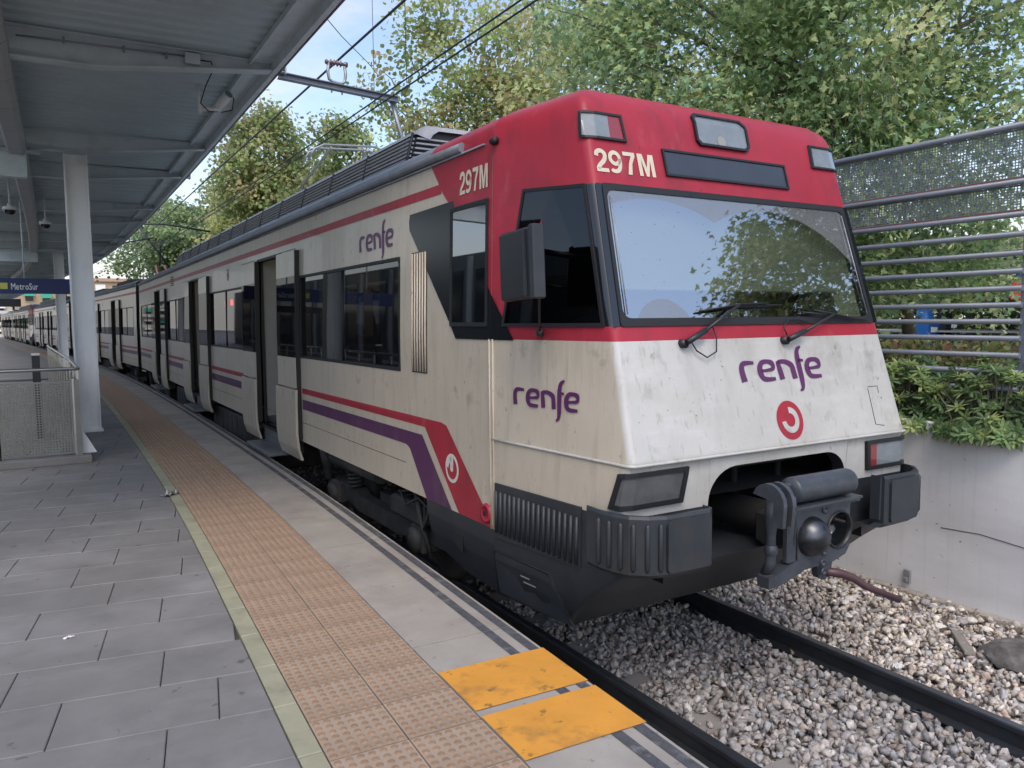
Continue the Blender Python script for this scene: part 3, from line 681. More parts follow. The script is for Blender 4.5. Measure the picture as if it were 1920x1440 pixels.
def build_nose(car):
    mb = MB(); P = [[(x, y, z) for x, y in plan(z)] for z in LV]; n = len(P[0]); nl = 10
    # columns: 0..3 flank, 4..9 fillet, 10..16 front interior, then mirrored
    for a in range(len(LV) - 1):
        z0, z1 = LV[a], LV[a + 1]
        for b in range(n - 1):
            infront = 9 <= b <= 16
            if infront and z0 >= 2.499 and z1 <= 3.391: continue                     # windscreen opening
            if 10 <= b <= 15 and z0 >= 1.01 and z1 <= 1.666: continue              # coupler opening
            if z1 <= 1.371: m = 2
            elif z1 <= 2.411: m = 4 if (b <= 4 or b >= 21) else 0  # flank takes the white with shading in its colour, front the lit copy
            elif z0 >= 2.499 and z1 <= 3.391 and (3 <= b <= 8 or 17 <= b <= 22): m = 3
            else: m = 1
            i = len(mb.v)
            mb.quad([P[a][b], P[a][b + 1], P[a + 1][b + 1], P[a + 1][b]], m, True)
    # panel over the coupler opening, arched
    xs = sorted(set([-.67, .67] + [.67 * math.sin(R(t)) for t in range(-90, 91, 6)] + [-.45, -.22, 0, .22, .45]))
    for x0, x1 in zip(xs[:-1], xs[1:]):
        z0, z1 = arch(x0), arch(x1); A = lambda x, z: (x, yc(z), z)
        mb.quad([A(x0, z0), A(x1, z1), A(x1, 1.665), A(x0, 1.665)], 0, False)
        mb.quad([A(x0, z0), A(x1, z1), (x1, yc(z1) + .10, z1), (x0, yc(z0) + .10, z0)], 2)
    for sg in (-1, 1): mb.quad([(sg * .67, yc(1.02), 1.02), (sg * .67, yc(1.40), 1.40), (sg * .67, yc(1.4) + .10, 1.40), (sg * .67, yc(1.02) + .10, 1.02)], 2)
    # bumper beam top behind the opening and dark recess
    mb.quad([(-1.0, -1.355, 1.02), (1.0, -1.355, 1.02), (1.0, -.75, 1.0), (-1.0, -.75, 1.0)], 2)
    # skirt underside lip
    mb.grid([[(x, y, LV[0]) for x, y in plan(LV[0])], [(x * .96, y + .05, LV[0] - .02) for x, y in plan(LV[0])]], 2)
    o = mb.build('nose', ['white_paint_lit', 'red_paint', 'dark_paint', 'black_gloss', 'white_paint_shaded'], car)
    # recess box
    mb = MB(); mb.quad([(-1, -.25, .6), (1, -.25, .6), (1, -.25, 1.75), (-1, -.25, 1.75)]); mb.quad([(-1, -1.3, 1.68), (1, -1.3, 1.68), (1, -.25, 1.68), (-1, -.25, 1.68)])
    for sg in (-1, 1): mb.quad([(sg * .98, -1.3, .9), (sg * .98, -.25, .9), (sg * .98, -.25, 1.7), (sg * .98, -1.3, 1.7)])
    for x in (-.5, .05, .52): mb.tube([(x, -.9, 1.05), (x + .05, -.85, 1.65)], .03, 6)
    mb.box(-.6, .6, -1.05, -.95, 1.50, 1.58)
    mb.build('coupler_recess', 'under_black', car, fix=False)
    # seam ribs and roof lip at the joint with the body
    mb = MB()
    for sg in (-1, 1):
        for yy in (-.022, .022): mb.tube([side(sg)(yy, z, .004) for z in (1.02, 1.37, 1.69, 2.41)], .008, 6)
    mb.build('seam_trim', 'white_paint_shaded', car)
    mb = MB(); mb.tube([(-x, 0.0, z + .006) for x, z in reversed([(-a, b) for a, b in ROOF])] + [(x, 0.0, z + .006) for x, z in reversed(ROOF[:-1])], .022, 8)
    mb.build('roof_rib', 'red_paint', car)
    for sg in (-1, 1):
        mb = MB(); mb.tube([side(sg)(y, 2.41, .004) for y in (1.0, 0, -.4)], .003, 4); 
    # fold line under the lower front panel
    mb = MB(); pl = plan(1.69); mb.tube([(x * 1.003, y - .004, 1.688) for x, y in pl], .010, 6, caps=True); mb.build('fold_moulding', 'white_paint_lit', car)

    # ---------------- windscreen
    F = [front(-1.262, 2.50), front(1.262, 2.50), front(1.21, 3.392), front(-1.21, 3.392)]
    scr = link('windscreen', None, car)
    outer = rrect(-1.222, 1.222, 2.498, 3.395, .02); inner = rrect(-1.195, 1.195, 2.548, 3.355, .06)
    mp = lambda x, z, o: front(x * (1 - (z - 2.5) * .046), z, o)
    mb = decal(frame2d(outer, inner), mp, .010, thick=.03); mb.build('frame', 'black_rubber', scr)
    for a_, b_ in ((-1.275, -1.215), (1.215, 1.275)): decal([[(a_, 2.50), (b_, 2.50), (b_, 3.392), (a_, 3.392)]], mp, .003, LV).build('pillar_panel', 'black_gloss', scr)
    mb = decal([rrect(-1.20, 1.20, 2.543, 3.36, .05)], mp, .002); mb.build('pane', 'screen_glass', scr)
    for x in (-1.165, 1.165): mb = MB(); mb.tube([mp(x, 2.57, .014), mp(x, 3.32, .014)], .004, 5); mb.build('glazing_bead', 'galvanised', scr)
    # cab behind the glass
    cabn = link('cab_interior', None, car)
    mb = MB(); mb.quad([(-1.25, .9, 1.2), (1.25, .9, 1.2), (1.25, .9, 3.6), (-1.25, .9, 3.6)]); mb.quad([(-1.3, -1.1, 1.35), (1.3, -1.1, 1.35), (1.3, .9, 1.35), (-1.3, .9, 1.35)]); mb.quad([(-1.2, -.85, 3.45), (1.2, -.85, 3.45), (1.25, .9, 3.55), (-1.25, .9, 3.55)])
    mb.build('bulkhead', 'interior_dark', cabn)
    mb = MB(); mb.prism([(-1.16, 2.38), (-.50, 2.30), (-.42, 2.36), (-.55, 2.60), (-.95, 2.52), (-1.16, 2.47)], 'x', -1.1, 1.1); mb.box(-.75, -.35, -.72, -.5, 2.5, 2.72, bev=.02); mb.box(.1, .55, -.75, -.55, 2.5, 2.66, bev=.02); mb.build('dashboard', 'interior_dark', cabn)
    mb = MB(); mb.box(-.85, -.35, -.1, .35, 1.9, 2.0, bev=.03); mb.box(-.83, -.37, .28, .40, 2.0, 2.85, bev=.04); mb.tube([(-.6, .1, 1.35), (-.6, .1, 1.9)], .05, 8); mb.build('driver_seat', 'seat_cloth', cabn)
    mb = MB(); mb.grid([[(x, yc(z) + .10, z) for x in (-1.13, 1.0)] for z in (2.735, 3.37)]); mb.tube([(-1.13, yc(2.735) + .10, 2.735), (1.0, yc(2.735) + .10, 2.735)], .012, 6); mb.build('sun_blind', 'cab_beige', cabn)
    mb = MB(); mb.grid([[(x * (1 - (z - 2.5) * .046), yc(z) + d, z) for x, d in ((.99, .11), (1.17, .05), (1.20, .45), (1.02, .45))] for z in (2.5, 3.0, 3.40)], 0, closed=True); mb.build('pillar_lining', 'cab_beige', cabn)

    # ---------------- flank windows of the cab
    for sg in (-1, 1):
        s = side(sg)
        quad = [(yc(3.39) + .065, 3.395), (-.31, 3.43), (-.125, 2.50), (yc(2.50) + .065, 2.50)]
        w = link('cab_side_window', None, car)
        cy, cz = sum(q[0] for q in quad) / 4, sum(q[1] for q in quad) / 4
        inn = [(a + (cy - a) * .055, b + (cz - b) * .05) for a, b in quad]
        decal(frame2d(quad, inn), s, .012, LV, thick=.014).build('frame', 'black_rubber', w)
        decal([inn], s, .006, LV).build('pane', 'mask_glass', w)
        decal([inn], s, .002, LV).build('backing', 'interior_dark', w)
    return o

def renfe_logo(sz):
    """lower-case wordmark as ribbons, x-height = 1"""
    o = []
    o.append(stroke([(.12, 0), (.06, .45), (.09, .78), (.34, .94), (.95, .94)], [.40, .36, .32, .25, .15]))
    e = [(.16, .50), (.62, .52), (1.02, .60), (1.0, .86), (.70, .97), (.30, .92), (.10, .66), (.12, .30), (.36, .07), (1.08, .06)]; ew = [.15, .16, .22, .32, .22, .26, .36, .36, .26, .17]
    o.append([[(a + 1.22, b) for a, b in q] for q in stroke(e, ew)])
    o.append([[(a + 2.62, b) for a, b in q] for q in stroke([(.16, 0), (.10, .5), (.02, .97)], [.36, .35, .24]) + stroke([(.05, .92), (.55, .92), (.98, .72), (1.06, .4), (1.10, 0)], [.20, .25, .34, .36, .37])])
    o.append([[(a + 3.90, b) for a, b in q] for q in stroke([(.02, -.66), (.24, -.52), (.30, -.1), (.28, .5), (.27, 1.1), (.36, 1.5), (.66, 1.70)], [.08, .22, .34, .37, .35, .27, .09]) + stroke([(.25, .95), (.66, .95)], [.18, .14])])
    o.append([[(a + 4.68, b) for a, b in q] for q in stroke(e, ew)])
    return [[[(a * sz * 1.12, b * sz) for a, b in q] for q in c] for c in o], 5.84 * sz * 1.12

def place(polys, u, v, flip=1): return [[(u + flip * a, v + b) for a, b in p] for p in polys]
def digits(h):
    """bold grotesque 2 9 7 M; cap height h; list of (polygons) per character and total width"""
    w = .185; o = []
    o.append(stroke([(.09, .68), (.13, .84), (.30, .92), (.47, .84), (.50, .68), (.42, .50), (.20, .28), (.10, .13)], w, 6) + [[(.02, 0), (.60, 0), (.60, .165), (.02, .165)]])
    nine = ring(.30, .66, .16, .34, 0, 360, 28); nine = [[(x, .66 + (y - .66) * 1.0) for x, y in p] for p in nine]
    o.append([[(a * .92 + .70, b) for a, b in p] for p in nine + stroke([(.55, .66), (.545, .40), (.45, .17), (.30, .085), (.12, .10), (.05, .16)], [w, w, w, w * .95, w * .9, w * .85], 6)])
    o.append([[(a + 1.40, b) for a, b in p] for p in [[(.0, .83), (.60, .83), (.60, 1.0), (.0, 1.0)], [(.39, .83), (.60, .83), (.42, .50), (.25, .50)], [(.25, .50), (.42, .50), (.33, .0), (.13, .0)]]])
    o.append([[(a + 2.12, b) for a, b in p] for p in [[(0, 0), (.18, 0), (.18, 1.0), (0, 1.0)], [(.64, 0), (.82, 0), (.82, 1.0), (.64, 1.0)], [(.181, 1.0), (.181, .74), (.34, .0), (.41, .0), (.41, .38), (.262, 1.0)], [(.639, 1.0), (.558, 1.0), (.411, .38), (.411, .0), (.48, .0), (.639, .74)]]])
    return [[[(a * h, b * h) for a, b in p] for p in c] for c in o], 2.94 * h
def letters(chars, k, kv, u, v, mp, off, m, parent, name):
    root = link(name, None, parent)
    for c in chars: decal(place([[(a * k, b * kv) for a, b in p] for p in c], u, v), mp, off, LV).build('letter', m, root, fix=False)

def body_shell(car, y0, L_, doors, wins, cab, zlist=None):
    rects = [(d - DW, d + DW, DZ0, DZ1) for d in doors] + [(a, b, WZ0, WZ1) for a, b in wins]
    ysn = sorted(set([y0, L_] + [v for r in rects for v in r[:2]] + ([1.05] if cab else [])))
    yy = [];
    for a, b in zip(ysn[:-1], ysn[1:]): yy += yrange(a, b, 1.5)[:-1]
    yy.append(ysn[-1]); zz = [1.02, 1.27, 1.69, 2.09, 2.40, 2.75, 3.12, 3.43, 3.63, 3.83]
    mb = MB()
    for sg in (-1, 1):
        s = side(sg)
        for a, b in zip(yy[:-1], yy[1:]):
            for c, d in zip(zz[:-1], zz[1:]):
                m_ = ((a + b) / 2, (c + d) / 2)
                if any(r[0] < m_[0] < r[1] and r[2] < m_[1] < r[3] for r in rects): continue
                mb.quad([s(a, c), s(b, c), s(b, d), s(a, d)], 0)
                mb.quad([s(a, c, -.07), s(b, c, -.07), s(b, d, -.07), s(a, d, -.07)], 3)
        for r in rects:
            p = [(r[0], r[2]), (r[1], r[2]), (r[1], r[3]), (r[0], r[3])]
            for i in range(4): q = p[(i + 1) % 4]; mb.quad([s(*p[i]), s(*q), s(q[0], q[1], -.07), s(p[i][0], p[i][1], -.07)], 4)
    rp = [(-x, z) for x, z in ROOF] + [(x, z) for x, z in reversed(ROOF[:-1])]
    for a, b in zip(yy[:-1], yy[1:]):
        mm = 1 if cab and b <= 1.06 else 2
        for p, q in zip(rp[:-1], rp[1:]): mb.quad([(p[0], a, p[1]), (q[0], a, q[1]), (q[0], b, q[1]), (p[0], b, p[1])], mm, True)
    ends = [L_] + ([] if cab else [y0])
    for e in ends:
        mb.quad([(-1.40, e, 1.02), (1.40, e, 1.02), (1.40, e, 3.83), (1.3, e, 3.98), (0, e, 4.12), (-1.3, e, 3.98), (-1.40, e, 3.83)], 4)
    return mb.build('body', ['white_paint_shaded', 'red_paint', 'roof_grey', 'interior_grey', 'black_rubber'], car, fix=True)

def make_car(name, label, cab, group):
    car = thing(name, label, 'train car', group=group)
    y0 = 0.0 if cab else 0.25; L_ = LEN
    doors = DOORS if cab else [5.6, 12.3, 19.0]
    wins = WINS if cab else [(.9, 4.05), (7.15, 10.75), (13.85, 17.45), (20.55, 23.8)]
    body_shell(car, y0, L_, doors, wins, cab)
    # floor, ceiling lamp, seats
    mb = MB(); mb.box(-1.36, 1.36, y0 + .9 if cab else y0 + .05, L_ - .05, 1.05, 1.12); mb.build('floor', 'interior_dark', car)
    mb = MB(); mb.quad([(-1.34, y0 + .95, 3.55), (1.34, y0 + .95, 3.55), (1.34, L_ - .05, 3.55), (-1.34, L_ - .05, 3.55)]); mb.build('ceiling', 'interior_grey', car)
    mb = MB()
    for x in (-.55, .55): mb.box(x - .05, x + .05, 2.0, L_ - .5, 3.50, 3.54)
    mb.build('ceiling_lamp', 'tube_lamp', car)
    seat = MB(); seat.box(-.95 / 2, .95 / 2, -.22, .22, .40, .48, bev=.02); seat.box(-.95 / 2, .95 / 2, .18, .27, .45, 1.15, bev=.025); seat.box(-.3, .3, -.1, .1, 0, .4); sme = seat.mesh('seat', 'seat_cloth')
    for a, b in wins:
        yy = a + .35; k = 0
        while yy < b - .2:
            for x in (-.88, .88):
                o = link('seat', sme, car, (x, yy, 1.12), math.pi * (k % 2))
            k += 1; yy += .92
    # vestibule panels beside doors
    for d in doors:
        for e in (-1, 1):
            mb = MB()
            for sx in (-1, 1): mb.box(*(sorted((sx * .62, sx * 1.36))), d + e * (DW + .06) - .02, d + e * (DW + .06) + .02, 1.12, 3.5)
            mb.tube([(-.58, d + e * (DW + .06), 1.12), (-.58, d + e * (DW + .06), 3.5)], .018, 6); mb.build('vestibule_panel', 'interior_grey', car)
    # side windows: frame, two panes, curtains
    for sg in (-1, 1):
        s = side(sg)
        for a, b in wins:
            w = link('window', None, car)
            decal(frame2d(rrect(a, b, WZ0, WZ1, .03), rrect(a + .03, b - .03, WZ0 + .03, WZ1 - .03, .05)), s, .004, (2.40,), thick=.05).build('frame', 'black_rubber', w)
            mid = (a + b) / 2
            for p, q in ((a + .03, mid - .012), (mid + .012, b - .03)):
                decal([[(p, WZ0 + .03), (q, WZ0 + .03), (q, WZ1 - .03), (p, WZ1 - .03)]], s, -.012, (2.40,)).build('pane', 'window_glass', w)
            mb = MB(); mb.tube([s(mid, WZ0 + .02, -.008), s(mid, WZ1 - .02, -.008)], .012, 4); mb.build('mullion', 'black_rubber', w)
            for c, wd in ((a + .55, .42), (mid + .35, .5), (b - .3, .38)):
                mb = MB(); row = []
                for i in range(13): t = i / 12; row.append((sg * (1.34 + .018 * math.sin(t * 22)), c + (t - .5) * wd))
                mb.grid([[(x, y, 2.02) for x, y in row], [(x, y, 3.2) for x, y in row]], 0, True)
                mb.build('curtain', 'curtain_grey', w, fix=False)
        # stripes, broken at the doors
        zones = []; cur = (1.68 if cab else y0 + .02)
        edges_ = [(d - DW - .95, d + DW + .93) for d in doors]
        cur = y0 + .02
        for a, b in edges_: zones.append((cur, a)); cur = b
        zones.append((cur, L_ - .02))
        for i, (a, b) in enumerate(zones):
            if b - a < .1: continue
            if cab and i == 0:
                P_ = [[(b, 1.64), (b, 1.71), (.75, 1.715), (.10, 1.0), (.10, 1.0), (.42, 1.022), (1.17, 1.64)], ]
                P_ = [[(b, 1.64), (b, 1.71), (.85, 1.715), (.75, 1.70), (.0, 1.035), (.035, 1.022), (.55, 1.022), (1.17, 1.64)]]
                decal(P_, s, .003, (1.69,)).build('red_stripe', 'red_paint', car)
                decal([[(b, 1.44), (b, 1.565), (1.23, 1.565), (.68, 1.022), (1.16, 1.022), (1.50, 1.41), (1.58, 1.44)]], s, .003).build('purple_stripe', 'purple_paint', car)
            else:
                decal([[(a, 1.64), (b, 1.64), (b, 1.71), (a, 1.71)]], s, .003, (1.69,)).build('red_stripe', 'red_paint', car)
                decal([[(a, 1.44), (b, 1.44), (b, 1.565), (a, 1.565)]], s, .003).build('purple_stripe', 'purple_paint', car)
        decal([[((.83 if cab else y0), 3.555), (L_, 3.555), (L_, 3.632), ((.83 if cab else y0), 3.632)]], s, .003, LV).build('upper_stripe', 'red_paint', car)
        # gutter
        mb = MB(); mb.tube([s(.45 if cab else y0, 3.845, .018)] + [s(y, 3.85, .018) for y in (1.05, L_)], .038, 8)
        mb.tube([s(.1 if cab else y0, 3.80, .012), s(L_, 3.80, .012)], .009, 5)
        mb.build('gutter', 'roof_grey', car)
        # lower panel joint
        mb = MB(); mb.tube([s(1.6 if cab else y0, 1.268, 0), s(L_, 1.268, 0)], .003, 4); mb.build('panel_joint', 'under_grey', car)
        # doors, slid open along the outside
        for d in doors:
            for e in (-1, 1):
                dl = link('door', None, car); a = d + e * DW + (.0 if e < 0 else .0); b = d + e * (DW + .88); lo, hi = min(a, b), max(a, b)
                OF = .062
                decal([[(lo, 3.12), (hi, 3.12), (hi, 3.44), (lo, 3.44)]], s, OF, (3.3,), thick=.035).build('upper_panel', 'white_paint_shaded', dl)
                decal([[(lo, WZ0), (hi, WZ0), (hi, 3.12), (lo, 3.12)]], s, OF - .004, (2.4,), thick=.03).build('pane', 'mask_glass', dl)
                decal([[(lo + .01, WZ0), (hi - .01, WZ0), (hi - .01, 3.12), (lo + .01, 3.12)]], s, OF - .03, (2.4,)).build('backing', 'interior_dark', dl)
                decal([[(lo, 1.70), (hi, 1.70), (hi, WZ0), (lo, WZ0)]], s, OF, (), thick=.035).build('middle_panel', 'white_paint_shaded', dl)
                l2, h2 = lo - (.04 if e < 0 else 0.0), hi + .05; mb = MB()
                pr = [(OF + .022, 1.685), (OF + .03, 1.45), (OF + .03, 1.10), (OF + .012, .92), (OF - .03, .78)]
                for (o1, z1), (o2, z2) in zip(pr[:-1], pr[1:]):
                    A = lambda y, z, o: (sg * (ws(max(z, 1.02)) + o), y, z)
                    mb.quad([A(l2, z1, o1), A(h2, z1, o1), A(h2, z2, o2), A(l2, z2, o2)], 0, True)
                    mb.quad([A(l2, z1, o1 - .03), A(h2, z1, o1 - .03), A(h2, z2, o2 - .03), A(l2, z2, o2 - .03)], 0, True)
                    for yy in (l2, h2): mb.quad([A(yy, z1, o1), A(yy, z2, o2), A(yy, z2, o2 - .03), A(yy, z1, o1 - .03)], 0)
                z1, o1 = 1.685, OF + .022; mb.quad([A(l2, z1, o1), A(h2, z1, o1), A(h2, z1, o1 - .04), A(l2, z1, o1 - .04)], 0)
                mb.build('lower_panel', 'white_paint_shaded', dl, fix=False)
                mb = MB()
                for yy in (lo - .022, hi + .004):
                    p = [s(yy, z, -.01) for z in (1.05, 2.4, 3.44)] ; q = [s(yy, z, OF - .006) for z in (1.05, 2.4, 3.44)]
                    mb.grid([p, q], 0); p2 = [v + Vector((0, .018, 0)) for v in p]; q2 = [v + Vector((0, .018, 0)) for v in q]; mb.grid([p2, q2], 0); mb.grid([q, q2], 0)
                mb.build('seal', 'black_rubber', dl, fix=False)
                mb = MB(); mb.tube([s(lo - .05, 3.455, .05), s(hi + .02, 3.455, .05)], .006, 4); mb.build('rail', 'galvanised', dl)
            # frame round the opening and the fold-out step
            mb = decal(frame2d([(d - DW - .05, DZ0 - .04), (d + DW + .05, DZ0 - .04), (d + DW + .05, DZ1 + .04), (d - DW - .05, DZ1 + .04)], [(d - DW, DZ0), (d + DW, DZ0), (d + DW, DZ1), (d - DW, DZ1)]), s, .012, (2.4,), thick=.05); mb.build('door_frame', 'black_rubber', car)
            mb = MB(); x0, x1 = sorted((sg * 1.40, sg * 1.69)); mb.box(x0, x1, d - DW - .02, d + DW + .02, .71, .765, bev=.008)
            for q in range(6): mb.box(x0 + .03, x1 - .03, d - DW + .04 + q * .21, d - DW + .16 + q * .21, .765, .769)
            mb.box(*sorted((sg * 1.2, sg * 1.42)), d - DW - .02, d + DW + .02, .72, 1.0)
            mb.build('step', 'step_metal', car)
        # small ventilator near the roof and round line badge
        mb = MB(); yv = 16.1
        for i in range(5): mb.box(*sorted((sg * (ws(3.6) + .001), sg * (ws(3.6) + .008))), yv, yv + .55, 3.47 + i * .05, 3.495 + i * .05)
        mb.build('ventilator', 'black_rubber', car)
        yb = 9.4
        decal(ring(yb, 3.37, 0, .105, 0, 360), s, .003, LV).build('badge_disc', 'red_paint', car, fix=False)
        decal(ring(yb, 3.37, .045, .072, -90, 180), s, .006, LV).build('badge_mark', 'white_paint_shaded', car, fix=False)
    # roof equipment: louvred housing
    if cab:
        hs = link('roof_housing', None, car); a, b = 2.15, 17.8
        pr = [(-1.14, 3.98), (-1.04, 4.35), (-.95, 4.42), (.95, 4.42), (1.04, 4.35), (1.14, 3.98)]
        mb = MB(); mb.grid([[(x * .985, a + .02, z) for x, z in pr], [(x * .985, b, z) for x, z in pr]], 0); mb.quad([(x * .985, b, z) for x, z in pr], 0); mb.quad([(x * .97, a + .05, z) for x, z in pr], 0); mb.build('backing', 'interior_dark', hs, fix=False)
        mb = MB(); top = [(-1.06, 4.335), (-1.02, 4.385), (-.95, 4.425), (.95, 4.425), (1.02, 4.385), (1.06, 4.335)]
        mb.grid([[(x * .86, a - .02, z - .045) for x, z in top], [(x * .99, a, z) for x, z in top], [(x, a + .1, z) for x, z in top], [(x, b, z) for x, z in top]], 0, True); mb.build('cover', 'louvre_grey', hs, fix=False)
        for sg in (-1, 1):
            for k in range(8):
                t = k / 8; x = 1.14 - .085 * t; z = 4.0 + .325 * t; mb = MB()
                mb.box(*sorted((sg * (x - .02), sg * (x + .022))), a + .04, b, z, z + .020); mb.build('louvre_slat', 'louvre_grey', hs)
            n = 13
            for k in range(n + 1):
                yy = a + .02 + (b - a - .04) * k / n; mb = MB(); mb.tube([(sg * 1.166, yy, 3.98), (sg * 1.073, yy, 4.345)], .014, 4); mb.build('louvre_post', 'dark_paint', hs)
        for k in range(7):
            t = k / 7; x = 1.11 - .085 * t; z = 4.01 + .325 * t; mb = MB(); mb.box(-x, x, a - .004, a + .03, z, z + .015); mb.build('louvre_slat', 'louvre_grey', hs)
    else:
        hs = link('roof_housing', None, car); mb = MB(); mb.prism([(-.95, 4.0), (-.85, 4.3), (.85, 4.3), (.95, 4.0)], 'y', 5, 9); mb.prism([(-.95, 4.0), (-.85, 4.26), (.85, 4.26), (.95, 4.0)], 'y', 14, 19); mb.build('cover', 'dark_paint', hs)
    # running gear
    uf = link('underframe', None, car); mb = MB()
    mb.box(-1.15, 1.15, y0 + (.4 if cab else .1), L_ - .1, .86, 1.03); mb.build('floor_beam', 'under_black', uf)
    for a, b, z in ((6.7 if cab else 6.0, 8.3, .36), (9.0, 11.9, .34), (13.4, 15.2, .40), (15.6, 17.2, .36)):
        for sg in (-1, 1):
            mb = MB(); mb.box(*sorted((sg * .55, sg * 1.33)), a, b, z, .88, bev=.02)
            for q in yrange(a + .15, b - .15, .45): mb.box(*sorted((sg * 1.33, sg * 1.345)), q - .015, q + .015, z + .04, .86)
            mb.build('equipment_box', 'under_grey', uf)
    for by in (3.2 if cab else 3.3, 20.3):
        bg_ = link('bogie', None, car)
        mb = MB()
        for sg in (-1, 1):
            mb.prism([(by - 1.7, .42), (by - 1.3, .42), (by - .6, .32), (by + .6, .32), (by + 1.3, .42), (by + 1.7, .42), (by + 1.7, .58), (by + .7, .56), (by + .5, .50), (by - .5, .50), (by - .7, .56), (by - 1.7, .58)], 'x', *sorted((sg * 1.0, sg * 1.14)))
        mb.box(-1.0, 1.0, by - .25, by + .25, .35, .6); mb.build('bogie_frame', 'under_grey', bg_)
        for wy in (-1.25, 1.25):
            for sg in (-1, 1):
                mb = MB(); mb.lathe([(0, -.06), (.40, -.06), (.455, -.03), (.43, .03), (.43, .07), (.34, .075), (.32, .03), (.12, .03), (.11, .09), (0, .09)], (sg * .84, by + wy, .43), 'x', 24); mb.build('wheel', 'under_grey', bg_)
                mb = MB(); mb.box(*sorted((sg * 1.02, sg * 1.22)), by + wy - .16, by + wy + .16, .30, .58, bev=.03); mb.lathe([(.13, 0), (.13, .05 * sg), (0, .06 * sg)], (sg * 1.22, by + wy, .43), 'x', 14); mb.build('axle_box', 'under_grey', bg_)
                mb = MB()
                hel = [(sg * 1.1 + .085 * math.cos(t * .7), by + wy * .62 + .085 * math.sin(t * .7), .56 + t * .0052) for t in range(0, 56)]
                mb.tube(hel, .016, 5); mb.build('spring', 'under_grey', bg_)
        for sg in (-1, 1):
            mb = MB(); mb.tube([(sg * 1.2, by + 1.5, .56), (sg * 1.25, by + 1.52, .98)], .055, 8); mb.tube([(sg * 1.2, by + 1.5, .70), (sg * 1.25, by + 1.52, 1.0)], .075, 8)
            mb.tube([(sg * 1.22, by - .4, .93), (sg * 1.22, by + 1.1, .90)], .11, 10)
            mb.tube([(sg * 1.26, by - 1.35, .95), (sg * 1.3, by - 1.55, .7), (sg * 1.22, by - 1.6, .35)], .025, 6)
            mb.tube([(sg * 1.3, by - 1.1, .88), (sg * 1.34, by - 1.3, .80), (sg * 1.3, by - 1.5, .9), (sg * 1.25, by - 1.7, .8)], .014, 5)
            mb.tube([(sg * 1.28, by - 1.75, .95), (sg * 1.33, by - 1.72, .72), (sg * 1.3, by - 1.62, .62), (sg * 1.25, by - 1.55, .9)], .012, 5)
            mb.box(*sorted((sg * 1.15, sg * 1.27)), by - 1.5, by - .7, .60, .80, bev=.03)
            mb.build('damper', 'under_grey', bg_)
    mb = MB(); mb.box(-1.3, 1.3, L_, L_ + .28, 1.0, 3.75); mb.build('gangway', 'black_rubber', car)
    return car, wins, doors

